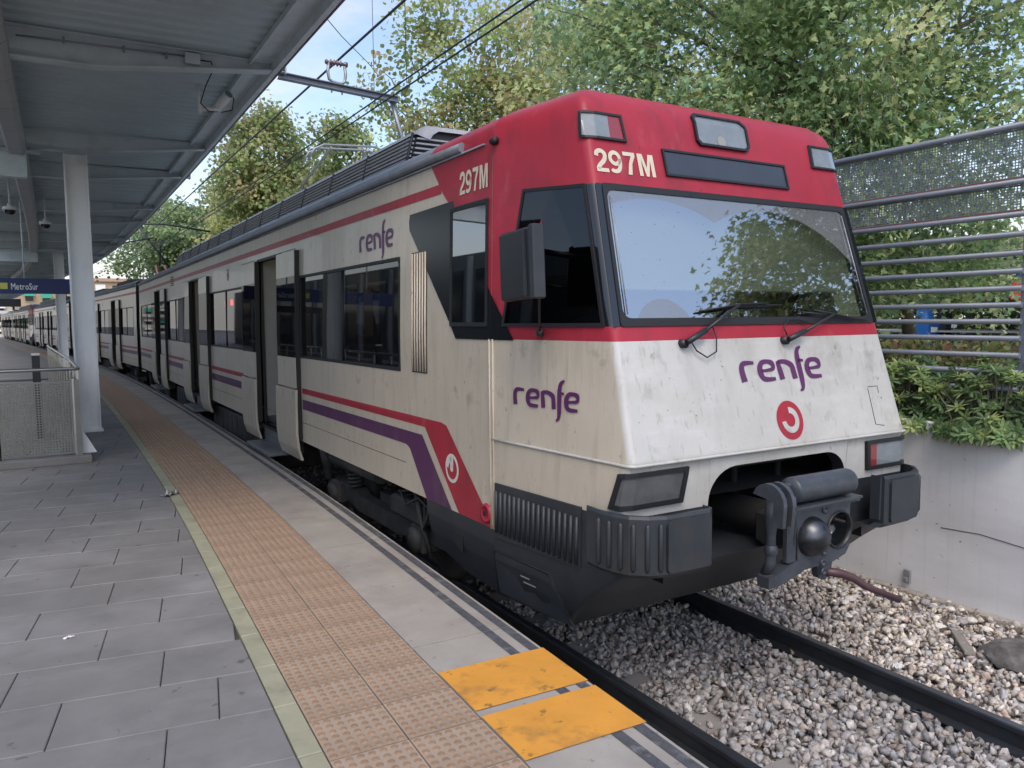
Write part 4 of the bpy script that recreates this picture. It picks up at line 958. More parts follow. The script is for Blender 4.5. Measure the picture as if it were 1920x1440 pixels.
def dress_cab(car, lettered=True):
    """everything that only the end with the driver's cab carries"""
    build_nose(car)
    for sg in (-1, 1):
        s = side(sg)
        # red field behind the seam, black window mask, cab door glass
        decal([[(0, 3.40), (0, 3.83), (1.05, 3.83), (.80, 3.55), (.62, 3.40)]], s, .0035, LV).build('red_field', 'red_paint', car)
        decal([[(.0, 2.41), (.0, 3.42), (.10, 3.42), (.10, 2.41)]], s, .0025, LV).build('red_field', 'red_paint', car)
        decal([[(1.47, 3.40), (1.45, 3.46), (.62, 3.47), (.60, 3.42), (.05, 3.42), (.05, 2.79), (-.26, 2.405), (.56, 2.405), (.645, 2.505), (1.46, 3.33)]], s, .006, LV, (0,)).build('window_mask', 'mask_black', car)
        w = link('cab_door_window', None, car)
        decal(frame2d([(.05, 2.50), (.65, 2.50), (.65, 3.41), (.05, 3.41)], [(.075, 2.53), (.622, 2.53), (.622, 3.38), (.075, 3.38)]), s, .016, LV, thick=.012).build('frame', 'black_rubber', w)
        decal([[(.075, 2.53), (.622, 2.53), (.622, 3.38), (.075, 3.38)]], s, .009, LV).build('pane', 'mask_glass', w)
        # fluted air intake
        v = link('air_intake', None, car)
        decal([[(1.10, 2.10), (1.42, 2.10), (1.42, 3.13), (1.10, 3.13)]], s, .004, LV).build('backing', 'black_rubber', v)
        for k in range(6):
            yy = 1.125 + k * .054; mb = MB(); mb.tube([s(yy, 2.11, .006), s(yy, 2.40, .006), s(yy, 3.12, .006)], .010, 6); mb.build('intake_fin', 'white_paint_shaded', v)
        # dark skirt under the cab
        decal([[(0, .50), (0, 1.02), (1.17, 1.02), (1.13, .76), (.95, .62), (.6, .53)]], lambda y, z, o: Vector((sg * (1.455 - (1.02 - z) ** 2 * .3 + o), y, z)), 0, (.6, .75, .9), (.4, .8), thick=.05).build('skirt', 'dark_paint', car)
        # ribbed panel on the flank of the nose
        g = link('side_grille', None, car); y1 = -.04; y2 = -1.02
        decal([[(y1, .97), (y1, 1.372), (y2, 1.385), (y2, 1.0)]], s, .012, LV, thick=.012).build('panel', 'dark_paint', g)
        for k in range(17):
            yy = y1 - .03 - k * (y1 - y2 - .06) / 16.0; mb = MB(); mb.tube([s(yy, 1.015, .018), s(yy, 1.32, .018)], .013, 6); mb.build('grille_rib', 'dark_paint', g)
        lid = link('skirt_hatch', None, car)
        decal([[(-.03, .55), (-.02, .86), (-.66, .855), (-.80, .60), (-.86, .545)]], s, .006, LV, thick=.006).build('hatch_cover', 'dark_paint', lid)
        mb = MB(); mb.tube([s(y, z, .006) for y, z in ((-.02, .55), (-.012, .868), (-.67, .868), (-.82, .60))], .006, 5); mb.build('hatch_gap', 'under_black', lid)
        mb = MB()
        for i, (z, a, b) in enumerate(((.755, .33, .44), (.715, .36, .50))): 
            mb.quad([s(-a, z, .008), s(-b, z, .008), s(-b, z + .012, .008), s(-a, z + .012, .008)])
        mb.build('hatch_lettering', 'letter_grey', lid, fix=False)
        mb = MB(); mb.lathe([(.075, 0), (.07, sg * .02), (.05, sg * .022), (.045, sg * .005), (0, sg * .005)], (sg * 1.457, .09, 1.12), 'x', 18, 0); mb.build('socket_ring', 'red_paint', car)
        mb = MB(); mb.lathe([(.024, sg * .024), (0, sg * .026)], (sg * 1.457, .09, 1.12), 'x', 10); mb.build('socket_hole', 'under_black', car)
        mb = decal([[(.52, .70), (.70, .76), (.66, .90), (.50, .86)]], lambda y, z, o: Vector((sg * (1.44 + o), y, z)), .004); mb.build('skirt_step_hole', 'under_black', car, fix=False)
        # headlight block round the corner
        wr = wrap(sg); h = link('headlight', None, car)
        outer = [(.47, 1.425), (.475, 1.645), (.0, 1.645), (-.06, 1.64), (-.10, 1.425), (.0, 1.425)]; inner = [(.435, 1.455), (.44, 1.618), (.0, 1.618), (-.03, 1.615), (-.055, 1.455), (.0, 1.455)]
        decal(frame2d(outer, inner), wr, .022, LV, (0, .07), thick=.03).build('surround', 'black_rubber', h)
        decal([[(.35, 1.455), (.35, 1.618), (.0, 1.618), (-.03, 1.615), (-.055, 1.455), (.0, 1.455)]], wr, .012, LV, (0, .07)).build('lens', 'lens_smoke' if sg < 0 else 'lens_grey', h)
        decal([[(.35, 1.455), (.435, 1.455), (.44, 1.618), (.35, 1.618)]], wr, .012, LV, (0, .07)).build('lens', 'lens_smoke' if sg < 0 else 'lens_red', h)
        # upper marker light
        h = link('marker_light', None, car)
        outer = [(.315, 3.685), (.295, 3.865), (.0, 3.865), (-.03, 3.862), (-.05, 3.69), (0, 3.685)] ; inner = [(.295, 3.70), (.277, 3.85), (.0, 3.85), (-.015, 3.848), (-.03, 3.705), (0, 3.70)]
        decal(frame2d(outer, inner), wr, .018, LV, (0, .07), thick=.03).build('surround', 'black_rubber', h)
        decal([[(.18, 3.70), (.18, 3.85), (.0, 3.85), (-.015, 3.848), (-.03, 3.705), (0, 3.70)]], wr, .010, LV, (0, .07)).build('lens', 'lens_grey', h)
        decal([[(.18, 3.70), (.295, 3.70), (.277, 3.85), (.18, 3.85)]], wr, .010, LV, (.2,)).build('lens', 'lens_red' if sg < 0 else 'lens_grey', h)
        # buffer: ribbed corner shell with a flat pad
        b = link('buffer', None, car)
        pl = [(-.835, -1.50), (-.84, -1.57), (-.87, -1.585), (-1.20, -1.575), (-1.30, -1.535), (-1.385, -1.46), (-1.425, -1.36), (-1.44, -1.24), (-1.435, -1.12)]
        pl = [(-sg * x, y) for x, y in pl]
        inn = [(x * .985, y + .03) for x, y in pl]
        mb = MB()
        rows = [[(x * .975, y + .035, 1.045) for x, y in pl], [(x, y, 1.075) for x, y in pl], [(x, y, 1.40) for x, y in pl], [(x * .995, y + .006, 1.418) for x, y in pl], [(x * .985, y + .025, 1.418) for x, y in pl], [(x * .985, y + .03, 1.10) for x, y in pl]]
        mb.grid(rows, 0, False); mb.quad([rows[0][i] for i in range(len(pl))] + [(sg * 1.37, -1.12, 1.045), (sg * .82, -1.33, 1.045)], 0); mb.build('shell', 'dark_paint', b, fix=True)
        mb = decal([rrect(.875, 1.205, 1.085, 1.39, .03)], lambda x, z, o: Vector((sg * x, -1.578 - o + (x - .86) * .02, z)), .026, thick=.03); mb.build('pad', 'dark_paint', b)
        path = [Vector((x, y, 0)) for x, y in pl[3:]]
        for k in range(6):
            t = .35 + k * .155 * 5 * .92 / 1.0; i = int(t); fq = t - i
            if i >= len(path) - 1: continue
            p = path[i].lerp(path[i + 1], fq); d = (path[i + 1] - path[i]).normalized(); nrm = Vector((d.y, -d.x, 0)); nrm = nrm if nrm.dot(Vector((sg, -1, 0))) > 0 else -nrm
            p = p + nrm * .004; mb = MB(); mb.tube([p + Vector((0, 0, 1.095)), p + Vector((0, 0, 1.11)), p + Vector((0, 0, 1.36)), p + Vector((0, 0, 1.375))], [.006, .015, .015, .006], 8); mb.build('buffer_rib', 'dark_paint', b)
        # rear-view mirror case
        if sg < 0:
            m_ = link('mirror', None, car); M_ = Matrix.Translation((sg * 1.665, -.72, 2.885)) @ Matrix.Rotation(R(0), 4, 'Z') @ Matrix.Rotation(R(-3), 4, 'X')
            mb = MB(); mb.box(-.02, .05, -.21, .20, -.215, .215, M=M_, bev=.016); mb.build('mirror_case', 'black_plastic', m_)
            mb = MB(); mb.box(-.028, .055, -.23, -.17, -.222, .222, M=M_, bev=.008); mb.box(-.033, -.02, -.13, -.11, -.2, .2, M=M_); mb.build('mirror_hood', 'dark_paint', m_)
            mb = MB(); k0 = s(-.56, 2.46, .03); mb.tube([(sg * 1.60, -.86, 2.68), tuple(k0)], .008, 6); mb.tube([(sg * 1.60, -.62, 3.0), tuple(s(-.5, 3.0, .0))], .02, 6); mb.tube([(sg * 1.60, -.62, 2.78), tuple(s(-.5, 2.78, .0))], .016, 6); mb.lathe([(.0, -.03), (.026, -.02), (.026, .02), (0, .03)], k0, 'z', 10); mb.build('mirror_bracket', 'black_plastic', m_)
        # handrail end and cable gland at the roof corner
        mb = MB(); mb.lathe([(0, -.03), (.024, -.03), (.024, .03), (0, .03)], (sg * 1.43, -.03, 3.80), 'y', 10); mb.build('gutter_stop', 'black_rubber', car)
    # central headlamp and destination box
    h = link('top_headlamp', None, car)
    o_ = [(-.245, 3.735), (.205, 3.735), (.245, 3.765), (.245, 3.93), (.20, 3.968), (-.245, 3.968), (-.275, 3.94), (-.275, 3.765)]; i_ = [(a * .93 - .001, 3.852 + (b - 3.852) * .86) for a, b in o_]
    decal(frame2d(o_, i_), front, .022, LV, thick=.03).build('surround', 'black_rubber', h); decal([i_], front, .010, LV).build('lens', 'lens_grey', h)
    mb = MB(); c = front(-.03, 3.82, .012); 
    d_ = decal(ring(-.03, 3.785, 0, .04, 0, 360, 16), front, .0125, LV); d_.build('bulb', 'letter_grey', h, fix=False)
    h = link('destination_box', None, car)
    o_ = [(-.615, 3.487), (.585, 3.487), (.585, 3.672), (-.615, 3.672)]; i_ = [(-.60, 3.502), (.57, 3.502), (.57, 3.657), (-.60, 3.657)]
    decal(frame2d(o_, i_), front, .016, LV, thick=.02).build('surround', 'black_rubber', h); decal([i_], front, .008, LV).build('display', 'display_dark', h)
    # wipers
    for px, ex, ez, b0, b1 in ((-.76, -.23, 2.625, (-.58, 2.585), (.20, 2.625)), (.18, .72, 2.555, (.40, 2.575), (1.13, 2.515))):
        w = link('wiper', None, car); mb = MB(); p0 = front(px, 2.385, .05); p1 = front(px + (ex - px) * .33, 2.385 + (ez - 2.385) * .30, .06); p2 = front(ex, ez, .055)
        mb.lathe([(0, -.03), (.028, -.03), (.028, .03), (.015, .05), (0, .05)], front(px, 2.385, .01), 'y', 12); mb.tube([p0, p1], .021, 8); mb.tube([p1, p2], .011, 6); mb.build('arm', 'black_plastic', w)
        mb = MB(); mb.tube([front(*b0, .03), front(ex, ez - .004, .034), front(*b1, .03)], [.006, .011, .006], 6); mb.tube([front(b0[0] + .12, b0[1] + .012, .045), p2, front(b1[0] - .15, b1[1] + .008, .045)], .007, 5); mb.build('blade', 'black_rubber', w)
        mb = MB(); s_ = 1 if px < 0 else -1
        mb.tube([front(px + a, 2.385 + b, .03) for a, b in (((.05, .02), (.09, -.05), (.17, -.095), (.26, -.06), (.285, .03), (.27, .10)) if px < 0 else ((.02, .03), (.0, .09), (.07, .14), (.17, .14), (.27, .115)))], .005, 5); mb.build('washer_hose', 'black_rubber', w)
    # coupler
    c = link('coupler', None, car); cx, cy, cz = .02, -1.70, 1.165
    def C(n_, m_, f): mb = MB(); f(mb); return mb.build(n_, m_, c)
    def face(mb):
        out_ = [(-.26, .18), (-.25, -.13), (-.20, -.21), (.10, -.20), (.22, -.17), (.26, -.12), (.26, .17), (.24, .19), (-.24, .19)]
        hole = [(.145 + .118 * math.cos(2 * math.pi * k / 28), .005 + .118 * math.sin(2 * math.pi * k / 28)) for k in range(28)]
        bm = bmesh.new(); es = []
        for lp in (out_, hole):
            vv = [bm.verts.new((a, 0, b)) for a, b in lp]; es += [bm.edges.new((vv[i], vv[(i + 1) % len(vv)])) for i in range(len(vv))]
        bmesh.ops.triangle_fill(bm, use_beauty=True, edges=es)
        for f in bm.faces: mb.quad([(cx + v.co.x, cy, cz + v.co.z) for v in f.verts])
        bm.free()
        mb.grid([[(cx + a, cy + d, cz + b) for a, b in out_] for d in (0, .09)], 0, closed=True)
        mb.prism([(-.10, -.20), (.06, -.20), (.03, -.30), (-.02, -.32), (-.07, -.30)], 'y', .02, .07, 0, Matrix.Translation((cx + .06, cy, cz)))
        mb.prism([(-.24, -.13), (-.20, -.21), (-.44, -.27), (-.52, -.27), (-.52, -.20), (-.44, -.19)], 'y', -.01, .08, 0, Matrix.Translation((cx, cy, cz)))
        for a, b in ((.0, .155), (.0, -.12), (-.01, -.19), (.0, -.25)): mb.lathe([(.026, .0), (.026, -.012), (.014, -.012), (.012, -.002), (0, -.002)], (cx + a, cy, cz + b), 'y', 10)
        mb.box(cx - .31, cx + .33, cy - .02, cy + .02, cz + .175, cz + .195)
    C('coupler_face', 'cast_metal', face)
    def shank(mb): mb.box(cx - .22, cx + .22, cy + .16, cy + .4, cz - .13, cz + .13, bev=.04); mb.lathe([(.12, .4), (.11, 1.4)], (cx, cy, cz), 'y', 14)
    C('coupler_shank', 'under_black', shank)
    C('coupler_cone', 'polished_steel', lambda mb: mb.lathe([(.128, 0), (.124, -.02), (.112, -.05), (.085, -.085), (.05, -.105), (.0, -.11)], (cx - .125, cy, cz), 'y', 24))
    C('coupler_cup', 'black_gloss', lambda mb: mb.lathe([(.119, -.002), (.108, .05), (.09, .12), (0, .15)], (cx + .145, cy, cz + .005), 'y', 24))
    C('coupler_cup_rim', 'black_plastic', lambda mb: mb.lathe([(.125, 0), (.125, -.012), (.114, -.012), (.112, .02)], (cx + .145, cy, cz + .005), 'y', 24))
    def cyl(mb):
        z = cz + .31; mb.lathe([(0, -.31), (.08, -.31), (.084, -.29), (.084, .23), (.08, .25), (0, .25)], (cx, cy + .02, z), 'x', 20)
        mb.box(cx - .34, cx + .30, cy - .06, cy + .1, z - .105, z - .09)
    C('electric_head_cover', 'cast_metal', cyl)
    def arm(mb):
        z = cz + .30; x = cx - .53
        for a in (0, .035): mb.prism([(cy - .05 + .12 * math.cos(R(t)), z - .02 + .12 * math.sin(R(t))) for t in range(20, 181, 20)] + [(cy - .16, z - .15), (cy - .10, z - .15), (cy - .09, z)], 'x', x - .06 + a * 2.2, x - .03 + a * 2.2)
        mb.tube([(x + .06, cy + .02, z), (x + .06, cy + .02, z - .14), (x + .07, cy + .03, z - .25), (x + .07, cy + .03, z - .42), (x + .06, cy + .06, z - .50)], [.034, .04, .028, .032, .034], 10)
        mb.lathe([(.036, -.01), (.042, .0), (.042, .03), (.034, .05)], (x + .07, cy + .03, z - .36), 'z', 10)
        mb.box(cx - .40, cx - .27, cy + .0, cy + .06, z - .06, z - .01); mb.tube([(cx - .33, cy - .03, z - .02), (cx - .27, cy, z - .2), (cx - .31, cy + .02, z - .46)], .012, 6)
        mb.box(cx - .34, cx - .26, cy - .0, cy + .05, z - .45, z + .06, bev=.01)
    C('coupler_pipes', 'cast_metal', arm)
    def under(mb):
        for k in range(5): mb.box(cx - .25 + k * .115, cx - .19 + k * .115, cy + .0, cy + .05, cz + .195, cz + .215)
        mb.tube([(cx - .2, cy + .03, cz + .2), (cx + .25, cy + .03, cz + .21)], .014, 6)
    C('contact_strip', 'black_plastic', under)
    C('uncoupling_bar', 'hose_brown', lambda mb: mb.tube([(cx + .06, cy + .03, cz - .27), (cx + .16, cy + .0, cz - .29), (cx + .26, cy - .03, cz - .33), (cx + .36, cy - .06, cz - .40), (cx + .62, cy - .13, cz - .52)], [.026, .03, .028, .024, .024], 10))
    # ---------------- lettering
    red_roof = [[(-1.0, 0)]]
    decal(ring(.085, 1.855, 0, .128, 0, 360, 40), front, .003, LV).build('roundel', 'red_paint', car, fix=False)
    decal(ring(.085, 1.855, .045, .085, -175, 92, 40), front, .006, LV).build('roundel_mark', 'white_paint_lit', car, fix=False)
    pol, w_ = renfe_logo(.128); k = .80 / w_
    letters(pol, k, 1, -.285, 2.125, front, .004, 'letter_purple', car, 'wordmark')
    t, w_ = digits(.15); k = .485 / w_
    letters(t, k, 1, -1.19, 3.468, front, .004, 'letter_cream', car, 'number')
    # access outline on the right of the lower front panel
    mb = MB(); mb.tube([front(a, b, .001) for a, b in ((.99, 2.03), (1.10, 2.03), (1.10, 1.98))], .0025, 4); mb.tube([front(a, b, .001) for a, b in ((.985, 2.02), (.985, 1.76), (1.08, 1.745))], .003, 4); mb.build('panel_outline', 'under_grey', car)
    s = side(-1)
    # on the left side u runs towards the nose (towards -y)
    ms_ = lambda u, z, o: s(-u, z, o)
    pol, w_ = renfe_logo(.112); k = .66 / w_
    letters(pol, k, 1, .27, 1.965, ms_, .004, 'letter_purple', car, 'wordmark')
    k = .88 / w_
    letters(pol, k, 1.32, -2.72, 3.235, ms_, .004, 'letter_purple', car, 'wordmark')
    t, w_ = digits(.17); k = .44 / w_
    letters(t, k, 1, -.50, 3.495, ms_, .008, 'letter_cream', car, 'number')
    decal(ring(-.655, 1.365, 0, .118, 0, 360, 36), ms_, .006, LV).build('roundel', 'letter_white', car, fix=False)
    decal(ring(-.655, 1.365, 0, .088, 0, 360, 36), ms_, .0075, LV).build('roundel_field', 'red_paint', car, fix=False)
    decal(ring(-.655, 1.365, .0, .028, 0, 360, 20) + ring(-.655, 1.365, .055, .094, 90, 180, 20) + [[(-.655 - .03, 1.365 + .02), (-.655 + .03, 1.365 + .02), (-.655 + .03, 1.365 + .1), (-.655 - .03, 1.365 + .1)]], ms_, .009, LV).build('roundel_mark', 'letter_white', car, fix=False)

G_T = 'coupled cars of the commuter train'
car1, W1, D1 = make_car('train_car', 'leading train car with red 297M cab nose and coupler facing the viewer', True, G_T)
dress_cab(car1)
mb = MB(); mb.box(-.01, .01, -.35, .35, -.05, .05); led = mb.build('passenger_display', 'led_red', car1); led.location = (-1.30, 10.1, 2.90)
car1.location = (4.19, 4.87, 0)
carm, _, _ = make_car('train_car', 'second train car, directly behind the leading car', False, G_T)
index_children()
def put(c, ya, yb):
    """seat a car on the curve between two points"""
    a, b = Vector((TRK(ya), ya, 0)), Vector((TRK(yb), yb, 0)); d = b - a
    c.rotation_euler = (0, 0, -math.atan2(d.x, d.y)); c.location = a
put(carm, 29.72, 54.3)
def recopy(src, label):
    c = copy_tree(src); c['label'] = label; return c
c3 = recopy(car1, 'third train car, partly hidden behind the white columns')
a, b = Vector((TRK(81.2), 81.2, 0)), Vector((TRK(55), 55, 0)); d = b - a; c3.rotation_euler = (0, 0, -math.atan2(d.x, d.y)); dn = d.normalized(); c3.location = a + dn * 1.4
c4 = recopy(car1, 'fourth train car, its small red cab end far away left of the columns')
a, b = Vector((TRK(83.3), 83.3, 0)), Vector((TRK(108), 108, 0)); d = b - a; c4.rotation_euler = (0, 0, -math.atan2(d.x, d.y)); c4.location = a + d.normalized() * 1.4
c5 = recopy(carm, 'fifth train car, most distant one, next to the frame edge at far left'); put(c5, 109.6, 134.2)

# ================================================================== CANOPY
can = thing('platform_canopy', 'grey steel platform canopy with ribbed soffit and white columns over the left platform', 'canopy', (0, 0, PZ))
BEAMS = [5.5, 10.2, 15.3, 18.4, 23.8, 27.0, 32.5, 35.6, 41.5, 46.0, 51.0, 56.0, 62.0, 68.0, 74.0, 80.0, 87.0, 94.0, 102.0, 110.0, 118.0]
COLS = [15.3, 35.6]
EZ, IZ = 5.78 - PZ, 5.72 - PZ          # soffit heights at the eave and inside, above the platform
def canp(y, t):
    """t: 0 eave .. 1 far inside"""
    s = slope(EAVE, y); k = 1 / math.hypot(1, s); o = -t * 4.8; return EAVE(y) + o * k, y - o * s * k
# soffit: corrugated sheet, ribs run from eave to inside
mb = MB(); ys = []; y = 5.4
while y < 122:
    p = .25 if y < 20 else .5
    for a, h in ((0, 0), (.30, 0), (.42, .028), (.88, .028), (1.0, 0)):
        if a < 1: ys.append((y + a * p, h))
    y += p
rows = []
for y, h in ys: rows.append([(*canp(y, t), EZ + .02 + (IZ - EZ) * t + h) for t in (-.004, 1.0)])
mb.grid(rows, 0)
mb.grid([[(x, y, z + .12) for x, y, z in r] for r in rows[::8] + [rows[-1]]], 0)
mb.build('soffit', 'canopy_sheet', can, fix=False)
# eave channel: inner lip, fascia, dark red outer edge
mb = MB(); 
pr = [(-.30, .02), (-.30, -.05), (-.27, -.05), (-.27, .0), (-.035, .0), (-.03, -.12), (.03, -.12), (.035, .22), (-.3, .22)]
ysc = yrange(5.4, 122, 1.5); mb.grid([[(*fr(EAVE, y, o)[:2], EZ + z) for o, z in pr] for y in ysc], 0)
mb.build('eave_channel', 'canopy_beam', can)
mb = MB(); mb.grid([[(*fr(EAVE, y, o)[:2], EZ + z) for o, z in ((.037, -.125), (.055, -.125), (.055, .225), (.037, .225), (.037, -.125))] for y in ysc], 0); mb.build('eave_trim', 'fascia_red', can)
# cantilever beams, deep at the spine and thin at the eave
for y in BEAMS:
    s = slope(EAVE, y); M_ = Matrix.Translation((EAVE(y), y, 0)) @ Matrix.Rotation(-math.atan(s), 4, 'Z'); mb = MB(); fw = .09
    deep = .34 if y in COLS or y == 10.2 else .30
    prof_ = [(-4.75, -.36), (-3.0, -deep), (-2.0, -deep), (-.02, -.10), (.13, -.10)]
    for i in range(len(prof_) - 1):
        (a, za), (b, zb) = prof_[i], prof_[i + 1]
        P = lambda x, yy, z: M_ @ Vector((x, yy, z)); zt = EZ - .0
        mb.quad([P(a, -.006, EZ + za), P(b, -.006, EZ + zb), P(b, -.006, zt), P(a, -.006, zt)]); mb.quad([P(a, .006, EZ + za), P(b, .006, EZ + zb), P(b, .006, zt), P(a, .006, zt)])
        for dz in (0, .014): mb.quad([P(a, -fw, EZ + za + dz), P(b, -fw, EZ + zb + dz), P(b, fw, EZ + zb + dz), P(a, fw, EZ + za + dz)])
        for e in (-fw, fw): mb.quad([P(a, e, EZ + za), P(b, e, EZ + zb), P(b, e, EZ + zb + .014), P(a, e, EZ + za + .014)])
    mb.box(-4.75, .13, -fw, fw, EZ - .014, EZ - .002, M=M_); mb.box(.12, .14, -fw - .01, fw + .01, EZ - .115, EZ + .01, M=M_)
    mb.build('beam', 'canopy_beam', can)
# columns: open H sections
for y in COLS:
    x = EAVE(y) - 2.13; mb = MB(); zt = IZ - .335
    for e in (-1, 1): mb.box(x + e * .165 - .012, x + e * .165 + .012, y - .15, y + .15, 0, zt)
    mb.box(x - .153, x + .153, y - .03, y + .03, 0, zt); mb.box(x - .21, x + .21, y - .2, y + .2, .004, .024)
    mb.build('column', 'column_paint', can)
    mb = MB(); mb.box(x - .72, x - .70, y - .15, y + .15, zt - .42, zt); mb.box(x - 3.5, x - .5, y - .1, y + .1, zt - .02, zt); mb.box(x - 3.5, x - .71, y - .008, y + .008, zt - .42, zt); mb.box(x - 3.5, x - .71, y - .1, y + .1, zt - .44, zt - .42); mb.build('haunch', 'canopy_beam', can)
# boxed duct under the beams, in short lengths
dx = -2.80; segs = yrange(5.4, 70, 1.35)
for a, b in zip(segs[:-1], segs[1:]):
    mb = MB()
    mb.grid([[Vector((*fr(EAVE, y, dx + o)[:2], IZ - .40 + z)) for o, z in ((-.26, 0), (-.08, 0), (-.02, .05), (-.02, .22), (-.30, .22), (-.30, .05))] for y in (a + .006, b - .006)], 0, closed=True); mb.build('duct_section', 'duct_metal', can)
mb = MB(); mb.grid([[Vector((*fr(EAVE, y, dx + o)[:2], IZ - .392 + z)) for o, z in ((-.255, 0), (-.085, 0), (-.028, .05), (-.028, .21), (-.295, .21), (-.295, .05))] for y in segs], 0, closed=True); mb.build('duct_core', 'joint_dark', can)
# conduit and junction box along the second beam
yb = 10.2; s0 = EZ - .055
cd = link('conduit', None, can); mb = MB(); mb.tube([(EAVE(yb) - 2.75, yb - .03, EZ - .12), (EAVE(yb) - 1.05, yb - .03, EZ - .07)], .011, 6)
for q in (2.3, 1.7, 1.25): mb.box(EAVE(yb) - q - .012, EAVE(yb) - q + .012, yb - .045, yb - .006, EZ - .13, EZ - .06)
mb.build('pipe', 'galvanised', cd)
mb = MB(); mb.box(EAVE(yb) - 1.05, EAVE(yb) - .88, yb - .075, yb - .006, EZ - .155, EZ - .03, bev=.006); mb.build('junction_box', 'canopy_beam', cd)
mb = MB(); mb.tube([(EAVE(yb) - .88, yb - .05, EZ - .10), (EAVE(yb) - .76, yb - .07, EZ - .10), (EAVE(yb) - .70, yb + .1, EZ - .13), (EAVE(yb) - .71, yb + .6, EZ - .20), (EAVE(yb) - .70, yb + 1.1, EZ - .30), (EAVE(yb) - .55, yb + 1.35, EZ - .34), (EAVE(yb) - .42, yb + 1.45, EZ - .30)], .008, 6); mb.build('cable', 'cable_black', cd)
# bullet camera
cc = thing('security_camera', 'small bullet security camera on an arm under the canopy near its eave', 'camera', (EAVE(11.6) - .68, 11.6, PZ + EZ - .3))
mb = MB(); mb.tube([(0, 0, 0), (.28, 0, .02)], .026, 8); mb.box(-.02, .03, -.03, .03, -.06, .06); mb.tube([(0, 0, .05), (-.01, 0, .31)], .02, 6); mb.build('bracket', 'column_paint', cc)
mb = MB(); mb.tube([(.20, .10, .02), (.28, -.02, .10), (.36, -.16, .20)], [.05, .062, .066], 14); mb.build('camera_body', 'sign_white', cc)
mb = MB(); mb.tube([(.361, -.162, .201), (.366, -.17, .206)], [.06, .055], 14); mb.build('lens', 'lens_grey', cc)
mb = MB(); mb.tube([(.30, .06, .0), (.42, -.05, .02), (.44, -.1, .16), (.38, -.1, .26)], .008, 6); mb.build('cable', 'cable_black', cc)
# dome cameras on the haunch
for i, (x, y, lb) in enumerate(((-.55, 20.0, 'dome camera under the canopy, at the left edge of the picture'), (.10, 22.5, 'dome camera under the canopy, close to the left of the white columns'))):
    c = thing('dome_camera', lb, 'camera', (x, y, 4.98), group='dome cameras under the canopy'); mb = MB(); mb.lathe([(0, .14), (.05, .14), (.05, .09), (.13, .07), (.14, 0), (.12, 0)], (0, 0, 0), 'z', 16); mb.tube([(0, 0, .12), (0, 0, .75)], .02, 6); mb.build('housing', 'column_paint', c)
    mb = MB(); mb.lathe([(.11, 0), (.10, -.05), (.06, -.09), (0, -.10)], (0, 0, 0), 'z', 16); mb.build('dome', 'black_gloss', c)
# blue hanging sign
sg_ = thing('hanging_sign', 'blue hanging station sign reading MetroSur with a yellow square', 'sign', (0, 22, 0))
mb = MB(); mb.box(-3.4, .75, -.06, .06, 3.27, 3.63, bev=.01); mb.build('sign_panel', 'sign_blue', sg_)
xx = 0; word = [text_polys(c, .215, .002) for c in 'MetroSur']; tot = sum(w for _, w in word) + .02 * 7; k = .545 / tot; lt = link('lettering', None, sg_)
for t, w_ in word:
    mb = MB()
    for p in t: mb.quad([(-.675 + (a + xx) * k, -.0625, 3.365 + b) for a, b in p])
    mb.build('letter', 'sign_white', lt, fix=False); xx += w_ + .02
mb = MB(); mb.box(-.895, -.745, -.066, -.06, 3.375, 3.52); mb.build('symbol', 'sign_yellow', sg_)
mb = MB()
for x in (-2.6, -.4): mb.tube([(x, 0, 3.63), (x, 0, 5.6)], .02, 6)
mb.build('hanger', 'canopy_beam', sg_)
mb = MB(); mb.box(-2.4, -.55, 0, .3, 3.0, 3.2); o = mb.build('hanging_box', 'dark_paint'); o.location = (0, 24, 0); tag(o, 'dark slim hanging display casing seen below the blue sign', 'display')

# ---- stainless railing with perforated panels
def perforated(w, h, nx, nz, m, hole=.52, border=.02):
    """sheet with square holes, real openings"""
    mb = MB(); px, pz = (w - 2 * border) / nx, (h - 2 * border) / nz
    xs = [0, border]; zs = [0, border]
    for i in range(nx): xs += [border + px * (i + .5 - hole / 2), border + px * (i + .5 + hole / 2)]
    for i in range(nz): zs += [border + pz * (i + .5 - hole / 2), border + pz * (i + .5 + hole / 2)]
    xs += [w - border, w]; zs += [h - border, h]
    for i in range(len(xs) - 1):
        for j in range(len(zs) - 1):
            hx = 2 <= i <= 2 * nx + 1 and i % 2 == 0; hz_ = 2 <= j <= 2 * nz + 1 and j % 2 == 0
            if hx and hz_: continue
            mb.quad([(xs[i], 0, zs[j]), (xs[i + 1], 0, zs[j]), (xs[i + 1], 0, zs[j + 1]), (xs[i], 0, zs[j + 1])])
    me = mb.mesh('perforated_panel', m)
    bm = bmesh.new(); bm.from_mesh(me); bmesh.ops.remove_doubles(bm, verts=bm.verts, dist=1e-5); bm.to_mesh(me); bm.free(); return me
rl = thing('railing', 'stainless steel railing with perforated sheet panels around the stairwell on the left', 'railing', (0, 0, PZ))
RY, RX = 11.93, .32
PM = perforated(.83, .98, 23, 27, 'sheet_steel', .58)
PM2 = perforated(.83, .98, 23, 27, 'sheet_steel', .50)
path = [(-3.2, RY, 1.265), (RX - .03, RY, 1.265), (RX + .01, RY + .03, 1.265), (RX - .02, RY + 3, 1.265), (RX - .33, RY + 12.8, 1.265)]
mb = MB(); mb.tube(path, .024, 12); mb.build('handrail', 'stainless', rl)
mb = MB(); mb.box(-3.3, RX + .12, RY - .14, RY + .14, 0, .10, bev=.008); mb.prism([(RX - .2, RY + .1), (RX + .12, RY + .1), (RX - .25, RY + 12.8), (RX - .5, RY + 12.8)], 'z', 0, .10); mb.build('plinth', 'paver', rl)
